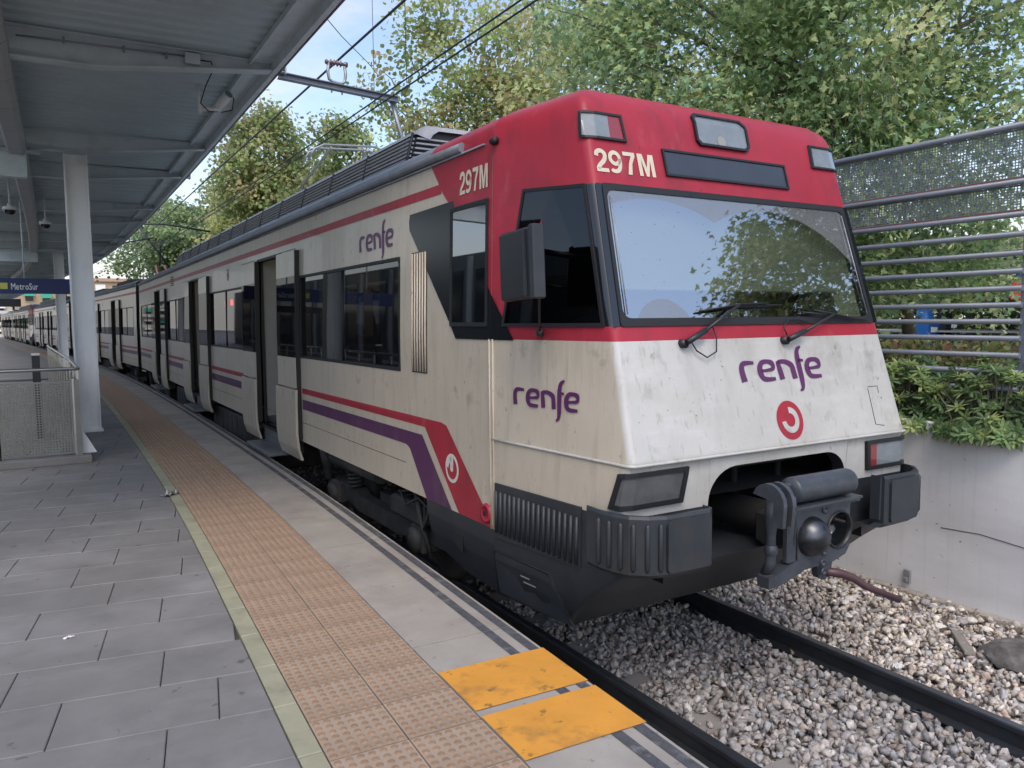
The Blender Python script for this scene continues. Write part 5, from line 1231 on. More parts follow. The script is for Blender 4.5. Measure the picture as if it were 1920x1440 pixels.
for i in range(4):
    x = RX - .06 - .86 * (i + 1) + .02
    link('perforated_panel', PM, rl, (x, RY, .125))
    for q in (-.012, .842):
        mb = MB(); mb.box(x + q - .012, x + q + .012, RY - .006, RY + .012, .08, 1.13); 
        if q < 0: mb.box(x + q - .01, x + q + .01, RY, RY + .02, 1.1, 1.25)
        mb.build('post', 'stainless', rl)
mb = MB(); mb.box(RX - .05, RX + .015, RY - .02, RY + .05, .08, 1.12); mb.build('corner_post', 'sheet_steel', rl)
for i in range(14):
    y = RY + .06 + i * .9; x = RX - .028 * (i * .9); o = link('perforated_panel', PM2, rl, (x, y, .125)); o.rotation_euler = (0, 0, R(90 + 1.5))
    mb = MB(); mb.box(x - .012, x + .012, y - .03, y + .0, .05, 1.25); mb.build('post', 'stainless', rl)
mb = MB(); mb.prism([(0, 0), (.17, 0), (0, .34)], 'y', -.06, -.03); o = mb.build('base_gusset', 'column_paint', rl); o.location = (RX + .02, RY + .18, .1)
# dark bollard behind the railing
o = thing('bollard', 'slim black post with a pale cap standing behind the railing', 'post', (-.18, 14.7, PZ)); mb = MB(); mb.box(-.055, .055, -.03, .03, 0, 1.36, bev=.006); mb.build('shaft', 'black_plastic', o); mb = MB(); mb.box(-.06, .06, -.035, .035, 1.36, 1.395, bev=.006); mb.build('cap', 'column_paint', o)

# ================================================================== OVERHEAD LINE
cat = thing('catenary_gantry', 'grey steel arm reaching from the canopy over the track, holding an insulator', 'gantry', (2.68, 10.2, 5.66))
mb = MB(); M_ = Matrix.Rotation(R(3.2), 4, 'Y')
mb.box(0, 1.62, -.05, .05, -.04, -.028, M=M_); mb.box(0, 1.62, -.05, .05, .028, .04, M=M_); mb.box(0, 1.62, -.006, .006, -.03, .03, M=M_); mb.build('beam', 'pipe_paint', cat)
mb = MB(); mb.tube([(1.55, .04, -.12), (1.68, .05, -.55), (1.82, .06, -1.05)], .032, 6); mb.tube([(1.82, .06, -1.05), (2.9, .2, -1.2)], .03, 6); mb.build('strut', 'galvanised', cat)
yk = thing('insulator', 'brown ribbed insulator in a U-shaped bracket on top of the arm', 'insulator', (3.44, 10.2, 5.66))
mb = MB(); mb.tube([(-.10, 0, .28), (-.115, 0, .14), (-.10, 0, .05), (-.05, 0, .02), (.06, 0, .01), (.11, 0, .04), (.125, 0, .13), (.115, 0, .24)], .021, 8); mb.tube([(-.07, 0, 0), (-.07, 0, -.12)], .01, 6); mb.tube([(.07, 0, 0), (.07, 0, -.13)], .01, 6); mb.build('bracket', 'galvanised', yk)
mb = MB(); pr = [(.0, -.15), (.02, -.15), (.035, -.13), (.02, -.11)]; 
for k in range(4): t = -.085 + k * .045; pr += [(.02, t), (.044, t + .010), (.022, t + .028)]
pr += [(.02, .10), (.034, .12), (.034, .15), (0, .15)]
mb.lathe(pr, (0, 0, .265), 'x', 14); mb.build('ribbed_body', 'insulator_brown', yk)
G_W = 'overhead line wires'
def wire(path, r, label, nm='overhead_wire'):
    mb = MB(); mb.tube(path, r, 6); return tag(mb.build(nm, 'cable_black'), label, 'wire', G_W)
wire([(3.62, y, 6.12 - .00012 * (y - 10) ** 2 + (0 if y < 30 else .0)) for y in (-8, 0, 5, 10.2, 20, 30, 45)], .016, 'thick dark feeder wire passing through the insulator above the arm')
wire([(TRK(y) - .28, y, 5.42) for y in (-8, 0, 6, 12, 20, 30, 45, 65)], .010, 'lower of the two close parallel wires above the train roof')
wire([(TRK(y) - .30, y, 5.50) for y in (-8, 0, 6, 12, 20, 30, 45, 65)], .010, 'upper of the two close parallel wires above the train roof')
wire([(2.5, 9.0, 6.4), (3.5, 11.0, 6.87), (4.49, 13.0, 7.31), (6.09, 16.0, 7.96), (7.6, 19.0, 8.6)], .007, 'thin stay wire crossing the sky diagonally beside the insulator')
for k, (x, y, z0, z1, lb) in enumerate(((4.0, 10.3, 5.5, 7.4, 'thin vertical hanger wire left of the dense tree, nearer the arm'), (4.0, 9.2, 5.5, 7.6, 'thin vertical hanger wire in front of the dense tree'), (3.62, 20.0, 5.2, 6.1, 'short hanger wire below the feeder against the pale sky'), (3.62, 22.0, 5.2, 6.1, 'short hanger wire just left of another against the pale sky'))):
    wire([(x, y, z0), (x, y, z1)], .004, lb, 'hanger_wire')
ptg = thing('pantograph', 'grey pantograph with curved horns on the louvred roof housing of the leading car', 'pantograph', (4.30, 12.2, 4.40))
mb = MB(); 
for dy in (-.15, .15): mb.tube([(-.72, dy, .62), (-.62, dy, .80), (-.46, dy, .88), (.36, dy, .93), (.52, dy, .88), (.66, dy, .66)], .018, 8)
mb.build('collector_head', 'galvanised', ptg)
mb = MB(); mb.tube([(-.3, 0, .88), (-.4, 1.5, .45), (-.35, .2, .02)], .022, 8); mb.tube([(.3, 0, .9), (.4, 1.5, .45), (.35, .2, .02)], .022, 8); mb.box(-.5, .5, .05, 1.2, -.02, .06); mb.build('frame', 'galvanised', ptg)
pt2 = copy_ = None
p2 = thing('pantograph', 'raised reddish pantograph arm at the end of the leading car roof', 'pantograph', (TRK(33), 33.0, 4.1))
mb = MB(); 
for dx_ in (-.25, .25): mb.tube([(dx_, 0, .05), (dx_ * .6, 1.6, .75)], .045, 6)
mb.build('lower_arm', 'panto_red', p2)
mb = MB(); mb.tube([(0, 1.6, .75), (-.1, .2, 1.5)], .03, 6); mb.tube([(-.8, .2, 1.35), (-.6, .2, 1.55), (.6, .2, 1.55), (.8, .2, 1.35)], .025, 6); mb.build('upper_arm', 'dark_paint', p2)
far = thing('catenary_bracket', 'dark distant catenary bracket and tube against the pale sky at the canopy end', 'gantry', (2.6, 40, 6.0))
mb = MB(); mb.tube([(-.4, 0, 1.05), (2.4, 0, 1.15), (4.4, 0, .9)], .05, 6); mb.tube([(1.2, 0, 1.1), (2.6, .3, -.9)], .05, 6); mb.tube([(-.4, 0, -.1), (.8, 0, .25), (1.9, 0, .5)], .04, 6); mb.build('tubes', 'dark_paint', far)

# ================================================================== PIPE FENCE on the right
FX = 7.30
fn = thing('pipe_fence', 'tall blue-grey fence of horizontal pipes with mesh along its top, behind the wall', 'fence', (FX, 3.55, 1.42))
zz = [1.63, 1.15, .87, .70, .535, .38, .23, .085, -.06, -.21, -.36, -.51, -.66, -.81]
secs = [(3.55, 7.15), (7.15, 10.75), (10.75, 14.35)]
for a, b in secs:
    for i, z in enumerate(zz):
        mb = MB(); r = .030 if i == 0 else .026; zc = CAMZ + z; mb.tube([(FX, a + .005, zc), (FX, b - .005, zc)], r, 10); o = mb.build('pipe', 'pipe_paint'); o.parent = fn; o.matrix_parent_inverse = Matrix.Translation((-FX, -3.55, -1.42))
    mb = MB(); mb.box(FX + .03, FX + .10, a - .035, a + .035, 1.42, CAMZ + 1.70, bev=.008); mb.lathe([(0, 0), (.05, .0), (.055, .03), (.03, .07), (0, .075)], (FX + .04, a, CAMZ + 1.66), 'z', 10); o = mb.build('post', 'pipe_paint'); o.parent = fn; o.matrix_parent_inverse = Matrix.Translation((-FX, -3.55, -1.42))
MP = {}
for (z0, z1, nz_) in ((1.18, 1.60, 16), (.90, 1.125, 9)):
    me = perforated(3.5, z1 - z0, 130, nz_, 'mesh_paint', .64, .012); me.name = 'mesh_panel'
    for a, b in secs[:3]:
        o = link('mesh_panel', me, fn, (.012, a - 3.55 + .05, CAMZ + z0 - 1.42)); o.rotation_euler = (0, 0, R(90))
# rust-red strip on the bottom edge of the mesh
for a, b in secs[:2]:
    for z in (1.155, .875): mb = MB(); mb.box(.006, .018, a - 3.55 + .05, b - 3.55 - .05, CAMZ + z - 1.42 + .022, CAMZ + z - 1.42 + .034); mb.build('mesh_trim', 'rust_red', fn)

# ================================================================== VEGETATION
LEAF_GAIN = 2.35
def leaf_shape(kind):
    if kind == 'plane':     # five-lobed, slightly folded
        o = []
        for a, r in ((-95, .18), (-55, .58), (-30, .36), (8, .95), (38, .50), (62, .66), (90, 1.15)):
            o.append((r * math.cos(R(a)) * .62, r * math.sin(R(a)) * .62))
        o = o + [(-x, y) for x, y in reversed(o[:-1])]
        V = [(0, .05, 0)] + [(x, y, -.16 * abs(x) - .10 * max(0, y) ** 2) for x, y in o]; n = len(o)
        F = [(0, 1 + i, 1 + (i + 1) % n) for i in range(n)]
    elif kind == 'simple':
        V = [(0, -.35, 0), (.30, -.10, -.06), (.42, .28, -.10), (0, .62, -.10), (-.42, .28, -.10), (-.30, -.10, -.06)]; F = [(0, 1, 2), (0, 2, 3), (0, 3, 4), (0, 4, 5)]
    else:                   # long narrow
        V = [(0, 0, 0), (.13, .35, -.03), (.12, .7, -.08), (0, 1.0, -.16), (-.12, .7, -.08), (-.13, .35, -.03), (0, .5, .03)]
        F = [(0, 1, 6), (1, 2, 6), (2, 3, 6), (3, 4, 6), (4, 5, 6), (5, 0, 6)]
    return np.array(V, float), np.array(F, int)
def leaves(pos, nrm, size, col, kind, name, parent, axis=None):
    V0, F0 = leaf_shape(kind); n = len(pos); rng = RNG
    z = nrm / (np.linalg.norm(nrm, axis=1)[:, None] + 1e-9)
    t = rng.normal(size=(n, 3)) if axis is None else axis + 1e-6
    if axis is None: t[:, 2] -= .7
    yv = t - z * np.sum(t * z, 1)[:, None]; yv /= np.linalg.norm(yv, axis=1)[:, None] + 1e-9; xv = np.cross(yv, z)
    V = pos[:, None, :] + size[:, None, None] * (V0[None, :, 0:1] * xv[:, None] + V0[None, :, 1:2] * yv[:, None] + V0[None, :, 2:3] * z[:, None])
    F = (F0[None] + (np.arange(n) * len(V0))[:, None, None]).reshape(-1, 3); C = np.ones((n, len(V0), 4)); C[:, :, :3] = np.clip(col * LEAF_GAIN, 0, .62)[:, None, :]
    return link(name, mesh_np(name, V.reshape(-1, 3), F, C.reshape(-1, 4), 'leaf'), parent)
GREENS = {'plane': [(.13, .19, .09), (.165, .215, .095), (.095, .155, .085), (.225, .25, .105), (.135, .18, .10)],
          'yellow': [(.23, .26, .10), (.30, .29, .12), (.17, .22, .09), (.32, .28, .14), (.20, .24, .10)],
          'dark': [(.085, .125, .05), (.12, .16, .06), (.16, .18, .07), (.14, .13, .065)],
          'autumn': [(.13, .18, .065), (.18, .22, .08), (.19, .18, .085), (.11, .16, .06), (.22, .16, .095)],
          'shrub': [(.065, .10, .045), (.09, .125, .05), (.13, .155, .062), (.055, .08, .038)]}
def tree(name, label, base, blobs, n, ls, kind, pal_, trunk=.16, group=None, limbs=9, clump=.42, hang=0, seed=1, spread=1.0, shade=1.0):
    """blobs: (centre, radii) of the crown; leaves gather in clumps along twigs inside them"""
    rng = np.random.default_rng(seed); t = thing(name, label, 'tree', base, group=group); B = np.array(base, float)
    vol = np.array([r[0] * r[1] * r[2] for c, r in blobs]); vol = vol / vol.sum()
    ncl = max(30, n // 80); P = []; Nn = []; S = []; Cc = []
    pal2 = np.array(GREENS[pal_]); ends = []
    for k in range(ncl):
        c, r = blobs[rng.choice(len(blobs), p=vol)]; d = rng.normal(size=3); d /= np.linalg.norm(d); rad = rng.uniform(.3, 1.0) ** .4
        q = np.array(c) + d * np.array(r) * rad; ends.append(q); m = n // ncl
        o = np.clip(rng.normal(size=(m, 3)), -1.7, 1.7) * np.array([clump, clump, clump * .62]) * rng.uniform(.6, 1.25); o[:, 2] -= .25 * np.linalg.norm(o[:, :2], axis=1)
        P.append(q + o); nn = rng.normal(size=(m, 3)) * .75; nn[:, 2] += .75; nn += d * .55; Nn.append(nn)
        S.append(ls * rng.uniform(.6, 1.2, m)); tone = rng.uniform(.55, 1.35); base_c = pal2[rng.integers(len(pal2))]
        Cc.append(shade * (base_c * .6 + pal2[rng.integers(len(pal2), size=m)] * .4) * tone * rng.uniform(.82, 1.2, (m, 1)))
    P, Nn, S, Cc = np.concatenate(P), np.concatenate(Nn), np.concatenate(S), np.concatenate(Cc)
    leaves(P - B, Nn, S, Cc, kind, 'crown', t)
    ctr = np.mean([c for c, r in blobs], axis=0); mb = MB(); low = min(c[2] - r[2] for c, r in blobs)
    top = Vector((B[0] * .4 + ctr[0] * .6, B[1] * .4 + ctr[1] * .6, max(ctr[2], B[2] + 1.5)))
    o = Vector(base); mid = (o + top) / 2 + Vector((rng.normal() * .12, rng.normal() * .12, 0))
    tr_path = [o - o, mid - o, top - o]; mb.tube(tr_path, [trunk * 1.25, trunk * .85, trunk * .5], 10); mb.build('trunk', 'bark', t)
    mb = MB()
    for k in range(limbs):
        c, r = blobs[k % len(blobs)]; f = rng.uniform(.35, 1.0); a = mid.lerp(top, f) - o; e = Vector(c) + Vector(rng.normal(size=3) * np.array(r) * .55) - o; m_ = (a + e) / 2 + Vector((0, 0, rng.uniform(-.1, .5)))
        mb.tube([a, m_, e], [trunk * .42, trunk * .25, trunk * .08], 6)
    for q in ends[::2]:
        e = Vector(q) - o; a = e * .8 + (Vector(ctr) - o) * .2 + Vector((0, 0, -.25)); mb.tube([a, (a + e) / 2 + Vector((rng.normal() * .08, rng.normal() * .08, .05)), e], [.022, .015, .006], 4, caps=False)
    mb.build('limbs', 'bark', t)
    if hang:
        P, Nn, S, Cc, Ax = [], [], [], [], []; mb = MB()
        for k in range(hang[0]):
            x, y, z = [rng.uniform(a, b) for a, b in hang[1]]; ln = rng.uniform(.8, 2.4); p = np.array([x, y, z]); pts = [p]
            for i in range(6): p = p + np.array([rng.normal() * .09, rng.normal() * .09, -ln / 6]); pts.append(p)
            mb.tube([Vector(q - B) for q in pts], [.010, .009, .008, .007, .006, .004, .003], 4, caps=False)
            for q0, q1 in zip(pts[:-1], pts[1:]):
                for _ in range(7):
                    P.append(q0 + (q1 - q0) * rng.random() + rng.normal(size=3) * .05); a = rng.normal(size=3) * .5; a[2] -= .8; Ax.append(a); v = rng.normal(size=3); v[2] += .4; Nn.append(v); S.append(rng.uniform(.10, .17)); Cc.append(pal2[rng.integers(len(pal2))] * rng.uniform(.9, 1.3))
        leaves(np.array(P) - B, np.array(Nn), np.array(S), np.array(Cc), 'long', 'hanging_leaves', t, np.array(Ax)); mb.build('hanging_twigs', 'bark', t)
    return t
GT = 'plane trees behind the train'
# big plane tree over the right of the train
tree('plane_tree', 'large green plane tree above the mesh fence, right of the train front', (11.9, 9.1, 1.4),
     [((10.0, 10.6, 6.6), (1.9, 1.9, 1.7)), ((12.2, 8.6, 7.4), (2.4, 2.2, 2.0)), ((10.9, 9.0, 9.0), (2.6, 2.2, 1.6)), ((13.2, 7.6, 5.8), (1.35, 1.2, 1.6)), ((9.6, 11.8, 8.6), (1.7, 1.7, 1.4)), ((12.4, 9.0, 4.7), (2.0, 1.6, 1.3)), ((13.9, 6.9, 8.2), (1.3, 1.2, 1.4))],
     38000, .128, 'plane', 'plane', .15, GT, 14, .46, (46, ((10.6, 12.6), (7.2, 8.6), (5.0, 7.2))), 11, shade=.9)
tree('plane_tree', 'plane tree with yellowing leaves, rising behind the middle of the red train roof', (14.5, 16.0, 1.3),
     [((11.6, 15.0, 7.3), (2.2, 2.2, 2.2)), ((13.6, 14.2, 9.6), (2.6, 2.4, 2.3)), ((11.0, 15.8, 10.4), (2.1, 2.1, 1.9)), ((14.6, 13.2, 6.5), (2.4, 2.2, 2.2)), ((16.3, 12.2, 9.5), (2.6, 2.4, 2.6)), ((13.0, 14.0, 5.0), (2.6, 2.2, 1.6))],
     36000, .135, 'plane', 'yellow', .2, GT, 12, .50, 0, 12, shade=.88)
tree('plane_tree', 'tall plane tree with airy top, behind the arm and insulator, left of the red roof', (12.6, 23.8, 1.3),
     [((10.2, 22.4, 9.9), (1.4, 1.4, 1.9)), ((12.3, 21.3, 8.2), (2.4, 2.2, 1.9)), ((9.6, 23.2, 7.4), (1.25, 1.3, 1.5)), ((12.7, 21.4, 5.9), (2.6, 2.3, 1.7)), ((10.9, 22.9, 5.2), (1.7, 1.6, 1.3)), ((12.9, 20.8, 10.4), (1.8, 1.6, 1.5)), ((11.2, 22.2, 12.2), (1.3, 1.3, 1.2))],
     30000, .155, 'simple', 'autumn', .2, GT, 12, .45, 0, 13)
tree('plane_tree', 'slim dark-leaved tree, second from the canopy end, behind the train roof', (12.2, 31.8, 1.3),
     [((10.9, 31.3, 9.2), (1.4, 1.4, 1.6)), ((10.5, 31.5, 7.2), (1.9, 1.8, 1.7)), ((12.2, 30.6, 7.0), (1.7, 1.6, 1.7)), ((10.4, 31.8, 10.3), (.8, .8, .8)), ((11.2, 31.0, 5.2), (2.2, 1.9, 1.4))], 20000, .17, 'simple', 'dark', .16, GT, 8, .42, 0, 14, shade=.9)
tree('plane_tree', 'dark bushy tree with reddish patches, just right of the canopy edge', (9.6, 37.0, 1.2),
     [((8.7, 36.2, 10.2), (1.9, 1.9, 1.7)), ((9.3, 35.8, 8.0), (2.3, 2.2, 1.7)), ((7.9, 36.8, 8.8), (1.2, 1.3, 1.3)), ((10.2, 35.4, 5.8), (2.4, 2.2, 1.7)), ((8.7, 36.2, 11.6), (1.0, 1.0, .8))], 24000, .18, 'simple', 'autumn', .18, GT, 8, .45, 0, 15, shade=.85)
tree('plane_tree', 'bright green round tree seen low under the wires, farthest along the train', (9.0, 54.0, 1.0),
     [((7.6, 53.0, 8.0), (2.7, 2.5, 2.2)), ((9.0, 51.5, 5.8), (2.9, 2.7, 2.1)), ((6.0, 54.5, 6.2), (2.2, 2.1, 2.2)), ((10.2, 47.5, 8.2), (2.8, 2.6, 2.4)), ((7.4, 50.0, 7.2), (2.3, 2.2, 2.2))], 34000, .22, 'simple', 'plane', .2, GT, 8, .55, 0, 16, shade=.72)
tree('plane_tree', 'yellow-green tree low behind the train roof, between the dark trees and the far one', (12.0, 43.0, 1.0),
     [((9.8, 42.5, 6.8), (2.5, 2.3, 2.0)), ((12.0, 40.0, 6.4), (2.4, 2.3, 2.2)), ((13.2, 36.5, 6.0), (2.4, 2.2, 2.0)), ((9.2, 42.5, 8.4), (1.8, 1.8, 1.6))], 24000, .20, 'simple', 'yellow', .2, GT, 7, .5, 0, 17, shade=.75)
tree('street_tree', 'leafy tree behind the pipe fence at right, filling the gaps between the lower pipes', (16.5, 10.2, 1.3),
     [((14.0, 10.4, 3.6), (1.9, 1.7, 1.2)), ((15.4, 9.3, 4.2), (1.7, 1.5, 1.2)), ((13.3, 11.8, 4.4), (1.8, 1.6, 1.4)), ((16.4, 8.7, 3.4), (1.0, .9, .9))], 14000, .135, 'plane', 'plane', .15, None, 8, .42, 0, 18)
# tree standing out of the picture, mirrored by the windscreen; its shaded side is put into darker leaf colours
tree('plane_tree', 'plane tree standing beyond the right of the platform end, mirrored in the windscreen', (15.6, -2.8, 0),
     [((13.2, -2.2, 6.6), (1.5, 2.0, 1.6)), ((14.8, -2.2, 7.4), (1.9, 2.0, 2.2)), ((14.2, -1.2, 4.6), (1.7, 2.2, 1.6)), ((15.0, .6, 6.2), (1.9, 1.8, 2.4)), ((15.2, -4.6, 5.6), (1.8, 2.0, 1.8)), ((12.6, -3.6, 5.0), (1.0, 1.2, 1.0))], 24000, .16, 'plane', 'dark', .16, GT, 8, .40, 0, 19, shade=.45)

for i, (x, y, lb) in enumerate(((38, 12, 'far tree behind the shelter, nearest the red sign'), (41, 19, 'far tree behind the shelter, above the blue pillar'), (40, 27, 'far tree behind the shelter, hidden mostly by the train nose'))):
    tree('street_tree', lb, (x, y, .6), [((x - 1, y, 3.0), (3.2, 3.4, 1.9)), ((x, y + 2, 4.2), (2.6, 2.8, 1.6))] if i else [((x - 1, y + 2.5, 2.6), (2.6, 2.2, 1.6))], 3500, .42, 'simple', 'dark', .2, 'trees behind the far shelter', 5, .6, 0, 60 + i)
# shrub with whorled leaves on top of the retaining wall: several plants side by side
def shrub(label, cx, cy, rx, ry, z0, h, nros, seed, over=.25):
    rng = np.random.default_rng(seed); t = thing('pittosporum_shrub', label, 'shrub', (cx, cy, 1.42), group='whorled shrubs along the wall top'); B = np.array((cx, cy, 1.42)); P, Nn, S, Cc, Ax = [], [], [], [], []; mb = MB(); g = np.array(GREENS['shrub'])
    for k in range(nros):
        a = rng.uniform(0, 2 * math.pi); rr = rng.random() ** .5; e = np.array([cx + rx * rr * math.cos(a), cy + ry * rr * math.sin(a), z0 + h * (1 - rr ** 2 * .55) * rng.uniform(.12, 1.0)])
        if e[0] < WX + .05: e[2] = max(1.5, e[2] - .28)
        d = e - np.array([cx, cy, 1.2]); d /= np.linalg.norm(d); d = d + rng.normal(size=3) * .25; d /= np.linalg.norm(d); root = np.array([cx + rng.normal() * .1, cy + (e[1] - cy) * .4, 1.42])
        mb.tube([Vector(root - B), Vector((root * .4 + e * .6) - B + np.array([0, 0, .05])), Vector(e - B)], [.012, .009, .006], 4, caps=False)
        u = np.cross(d, [0.3, .2, 1]); u /= np.linalg.norm(u); v = np.cross(d, u); c0 = g[rng.integers(len(g))] * rng.uniform(.85, 1.25)
        for ringn, (m, tilt, sc) in enumerate(((7, .25, 1.0), (5, .75, .8), (3, 1.4, .6))):
            for i in range(m):
                an = 2 * math.pi * (i + .3 * ringn) / m + rng.normal() * .12; rad = u * math.cos(an) + v * math.sin(an); ax = rad + d * tilt; ax /= np.linalg.norm(ax)
                P.append(e); Ax.append(ax); Nn.append(d - rad * tilt + 1e-3); S.append(.108 * sc * rng.uniform(.85, 1.25)); Cc.append(c0 * rng.uniform(.85, 1.2) * (1.0 + .22 * ringn))
    leaves(np.array(P) - B, np.array(Nn), np.array(S), np.array(Cc), 'long', 'foliage', t, np.array(Ax)); mb.build('stems', 'bark', t); return t
for i, (cy, ry, h, n, lb) in enumerate(((3.75, .62, .74, 330, 'yellow-green shrub of whorled leaves at the right frame edge on the wall'), (4.65, .62, .70, 320, 'dense green shrub of whorled leaves in the middle of the wall top'), (5.55, .60, .62, 270, 'green whorled shrub on the wall, closest to the train nose'), (6.6, .7, .5, 90, 'whorled shrub on the wall hidden mostly behind the train nose'))):
    shrub(lb, WX + .30, cy, .46, ry, 1.46, h, n, 30 + i)
# brown-green hedge beyond the fence
def hedge(label, x0, x1, y0, y1, z0, z1, n, seed, pal_, sz):
    rng = np.random.default_rng(seed); t = thing('hedge', label, 'hedge', ((x0 + x1) / 2, (y0 + y1) / 2, z0)); B = np.array(t.location); P = np.stack([rng.uniform(x0, x1, n), rng.uniform(y0, y1, n), z0 + (z1 - z0) * rng.random(n) ** .7 * (1 - .25 * rng.random(n))], 1)
    Nn = rng.normal(size=(n, 3)); Nn[:, 2] += .5; g = np.array(GREENS[pal_]); C = g[rng.integers(len(g), size=n)] * rng.uniform(.7, 1.25, (n, 1)); C *= .45; C[rng.random(n) < .25] *= np.array([1.4, 1.0, .9])
    leaves(P - B, Nn, sz * rng.uniform(.6, 1.2, n), C, 'simple', 'foliage', t); mb = MB()
    for k in range(60): x, y = rng.uniform(x0, x1), rng.uniform(y0, y1); mb.tube([Vector((x - B[0], y - B[1], -.1)), Vector((x - B[0] + rng.normal() * .15, y - B[1] + rng.normal() * .15, (z1 - z0) * rng.uniform(.6, 1.02)))], [.012, .005], 4, caps=False)
    mb.build('stems', 'bark', t); return t
hedge('tall dark hedge closing the view far behind the shelter', 34, 36.5, 4, 46, .4, 4.6, 9000, 43, 'dark', .34)
hedge('clipped brownish hedge seen between the lower pipes of the fence', 9.6, 10.6, 3.0, 16, 1.3, 2.32, 16000, 41, 'autumn', .10)

# ================================================================== BEYOND THE FENCE
ps = thing('platform_shelter', 'long low station shelter with pale roof edge beyond the hedge', 'shelter', (31, 14, .6))
mb = MB(); mb.box(-1.5, 1.5, -14, 18, 1.05, 1.17); mb.box(-1.6, 1.6, -14, 18, 1.30, 1.36); mb.build('roof_edge', 'shelter_grey', ps)
for k in range(9):
    mb = MB(); mb.box(-1.3, -1.1, -13 + k * 3.6, -12.8 + k * 3.6, -.4, 1.1); mb.build('post', 'dark_paint', ps)
for k in range(8):
    mb = MB(); mb.box(-1.05, -1.0, -12.6 + k * 3.6, -9.6 + k * 3.6, .25, .95); mb.build('panel', ('shelter_grey', 'interior_grey', 'window_dark')[k % 3], ps)
mb = MB(); mb.box(-1.2, 1.4, -14, 18, -.3, .12); mb.build('kerb', 'kerb_concrete', ps)
bp = thing('information_pillar', 'bright blue round pillar in front of the shelter, between two fence pipes', 'pillar', (29.3, 17.75, .6)); mb = MB(); mb.lathe([(0, 0), (.30, 0), (.30, 2.55), (0, 2.55)], (0, 0, 0), 'z', 18); mb.build('shaft', 'pillar_blue', bp); mb = MB(); mb.box(-.36, .36, -.36, .36, 1.2, 1.6); o = mb.build('panel', 'pillar_blue', bp); mb = MB(); mb.box(-.2, .2, -.385, -.37, 1.3, 1.5); mb.build('pictogram', 'sign_white', bp)
vd = thing('station_roof', 'beige flat roof of the far platform behind the fence pipes, above the red sign', 'roof', (31, 10, 0))
mb = MB(); mb.box(-3, 4, -14, 9, 4.72, 5.20); mb.build('fascia', 'shelter_beige', vd); mb = MB(); mb.box(-2.7, 4, -14, 8.8, 4.30, 4.42); mb.box(-2.8, 4, -14, 8.9, 4.55, 4.62); mb.build('lower_beam', 'shelter_beige', vd)
for k in range(5): mb = MB(); mb.box(-.2, .2, -12 + k * 5 - .2, -12 + k * 5 + .2, .5, 4.72); mb.build('post', 'dark_paint', vd)
fs = thing('red_sign', 'red sign panel with small white stars at the right frame edge', 'sign', (28.0, 12.9, 0))
fs.rotation_euler = (0, 0, R(-62))
mb = MB(); mb.box(-1.0, 1.2, -.06, .06, 3.03, 3.77, bev=.02); mb.build('panel', 'flag_red', fs)
mb = MB(); mb.box(-1.05, 1.3, -.08, .08, 3.78, 4.4); mb.build('header', 'sign_blue', fs)
for r_ in range(2):
    for k in range(4):
        mb = MB(); c = (-.68 + k * .21, 3.44 - r_ * .3); pts = []
        for i in range(10): a = math.pi / 2 + i * math.pi / 5; rr = .085 if i % 2 == 0 else .036; pts.append((c[0] + rr * math.cos(a), -.066, c[1] + rr * math.sin(a)))
        if r_ == 0: mb.quad(pts); mb.build('star', 'star_white', fs, fix=False)
mb = MB(); mb.tube([(.9, 0, .4), (.9, 0, 4.6)], .08, 8); mb.build('pole', 'dark_paint', fs)
def facade(name, label, M_, w, h, d, wall_m, floors, cols, roof_m=None, awn=None, balcony=None, group=None):
    b = thing(name, label, 'building', group=group); b.matrix_world = M_
    mb = MB(); mb.box(0, w, 0, d, 0, h); mb.build('wall', wall_m, b)
    if roof_m: mb = MB(); mb.box(-.4, w + .4, -.5, d, h + .002, h + .55); mb.build('roof', roof_m, b)
    fh = h / floors; cw = w / cols
    wm = MB(); wm.box(0, cw * .46, -.06, .1, 0, fh * .46); wm = wm.mesh('window', 'window_dark'); fm = MB(); fm.box(-.06, cw * .46 + .06, -.10, -.061, -.12, -.02); fm = fm.mesh('sill', wall_m)
    for f in range(floors):
        for c in range(cols):
            o = link('window', wm, b, (c * cw + cw * .27, 0, f * fh + fh * .34)); link('sill', fm, o)
            if awn and (f * 7 + c * 3) % 4 != 0:
                a = MB(); a.grid([[(c * cw + cw * .18, -.1, f * fh + fh * .86), (c * cw + cw * .82, -.1, f * fh + fh * .86)], [(c * cw + cw * .18, -1.0, f * fh + fh * (.52 if (f + c) % 2 else .64)), (c * cw + cw * .82, -1.0, f * fh + fh * (.52 if (f + c) % 2 else .64))]]); a.build('awning', awn[(f + c * 2) % len(awn)], b)
        if balcony: a = MB(); a.box(cw * .1, w - cw * .1, -1.0, 0, f * fh + fh * .05, f * fh + fh * .30); a.build('balcony', balcony, b)
    return b
facade('brick_building', 'orange brick building top far right behind the fence', Matrix.Translation((62, 26.6, 0)) @ Matrix.Rotation(R(-70), 4, 'Z'), 16, 8.7, 10, 'brick_far', 3, 5)
T_ = Matrix.Translation
facade('apartment_block', 'beige apartment block with balconies and flat brown roof above the second train car', T_((4.6, 150, 0)) @ Matrix.Rotation(R(0), 4, 'Z'), 9.5, 9.6, 12, 'render_beige', 3, 4, 'render_pink', ('awning_white', 'awning_white', 'rust_red'), 'render_pale')
facade('apartment_block', 'ochre apartment block with a green awning, below the blue sign', T_((-3.6, 158, 0)) @ Matrix.Rotation(R(6), 4, 'Z'), 7.6, 8.3, 12, 'render_beige', 3, 3, None, ('awning_green', 'render_pink'), None)
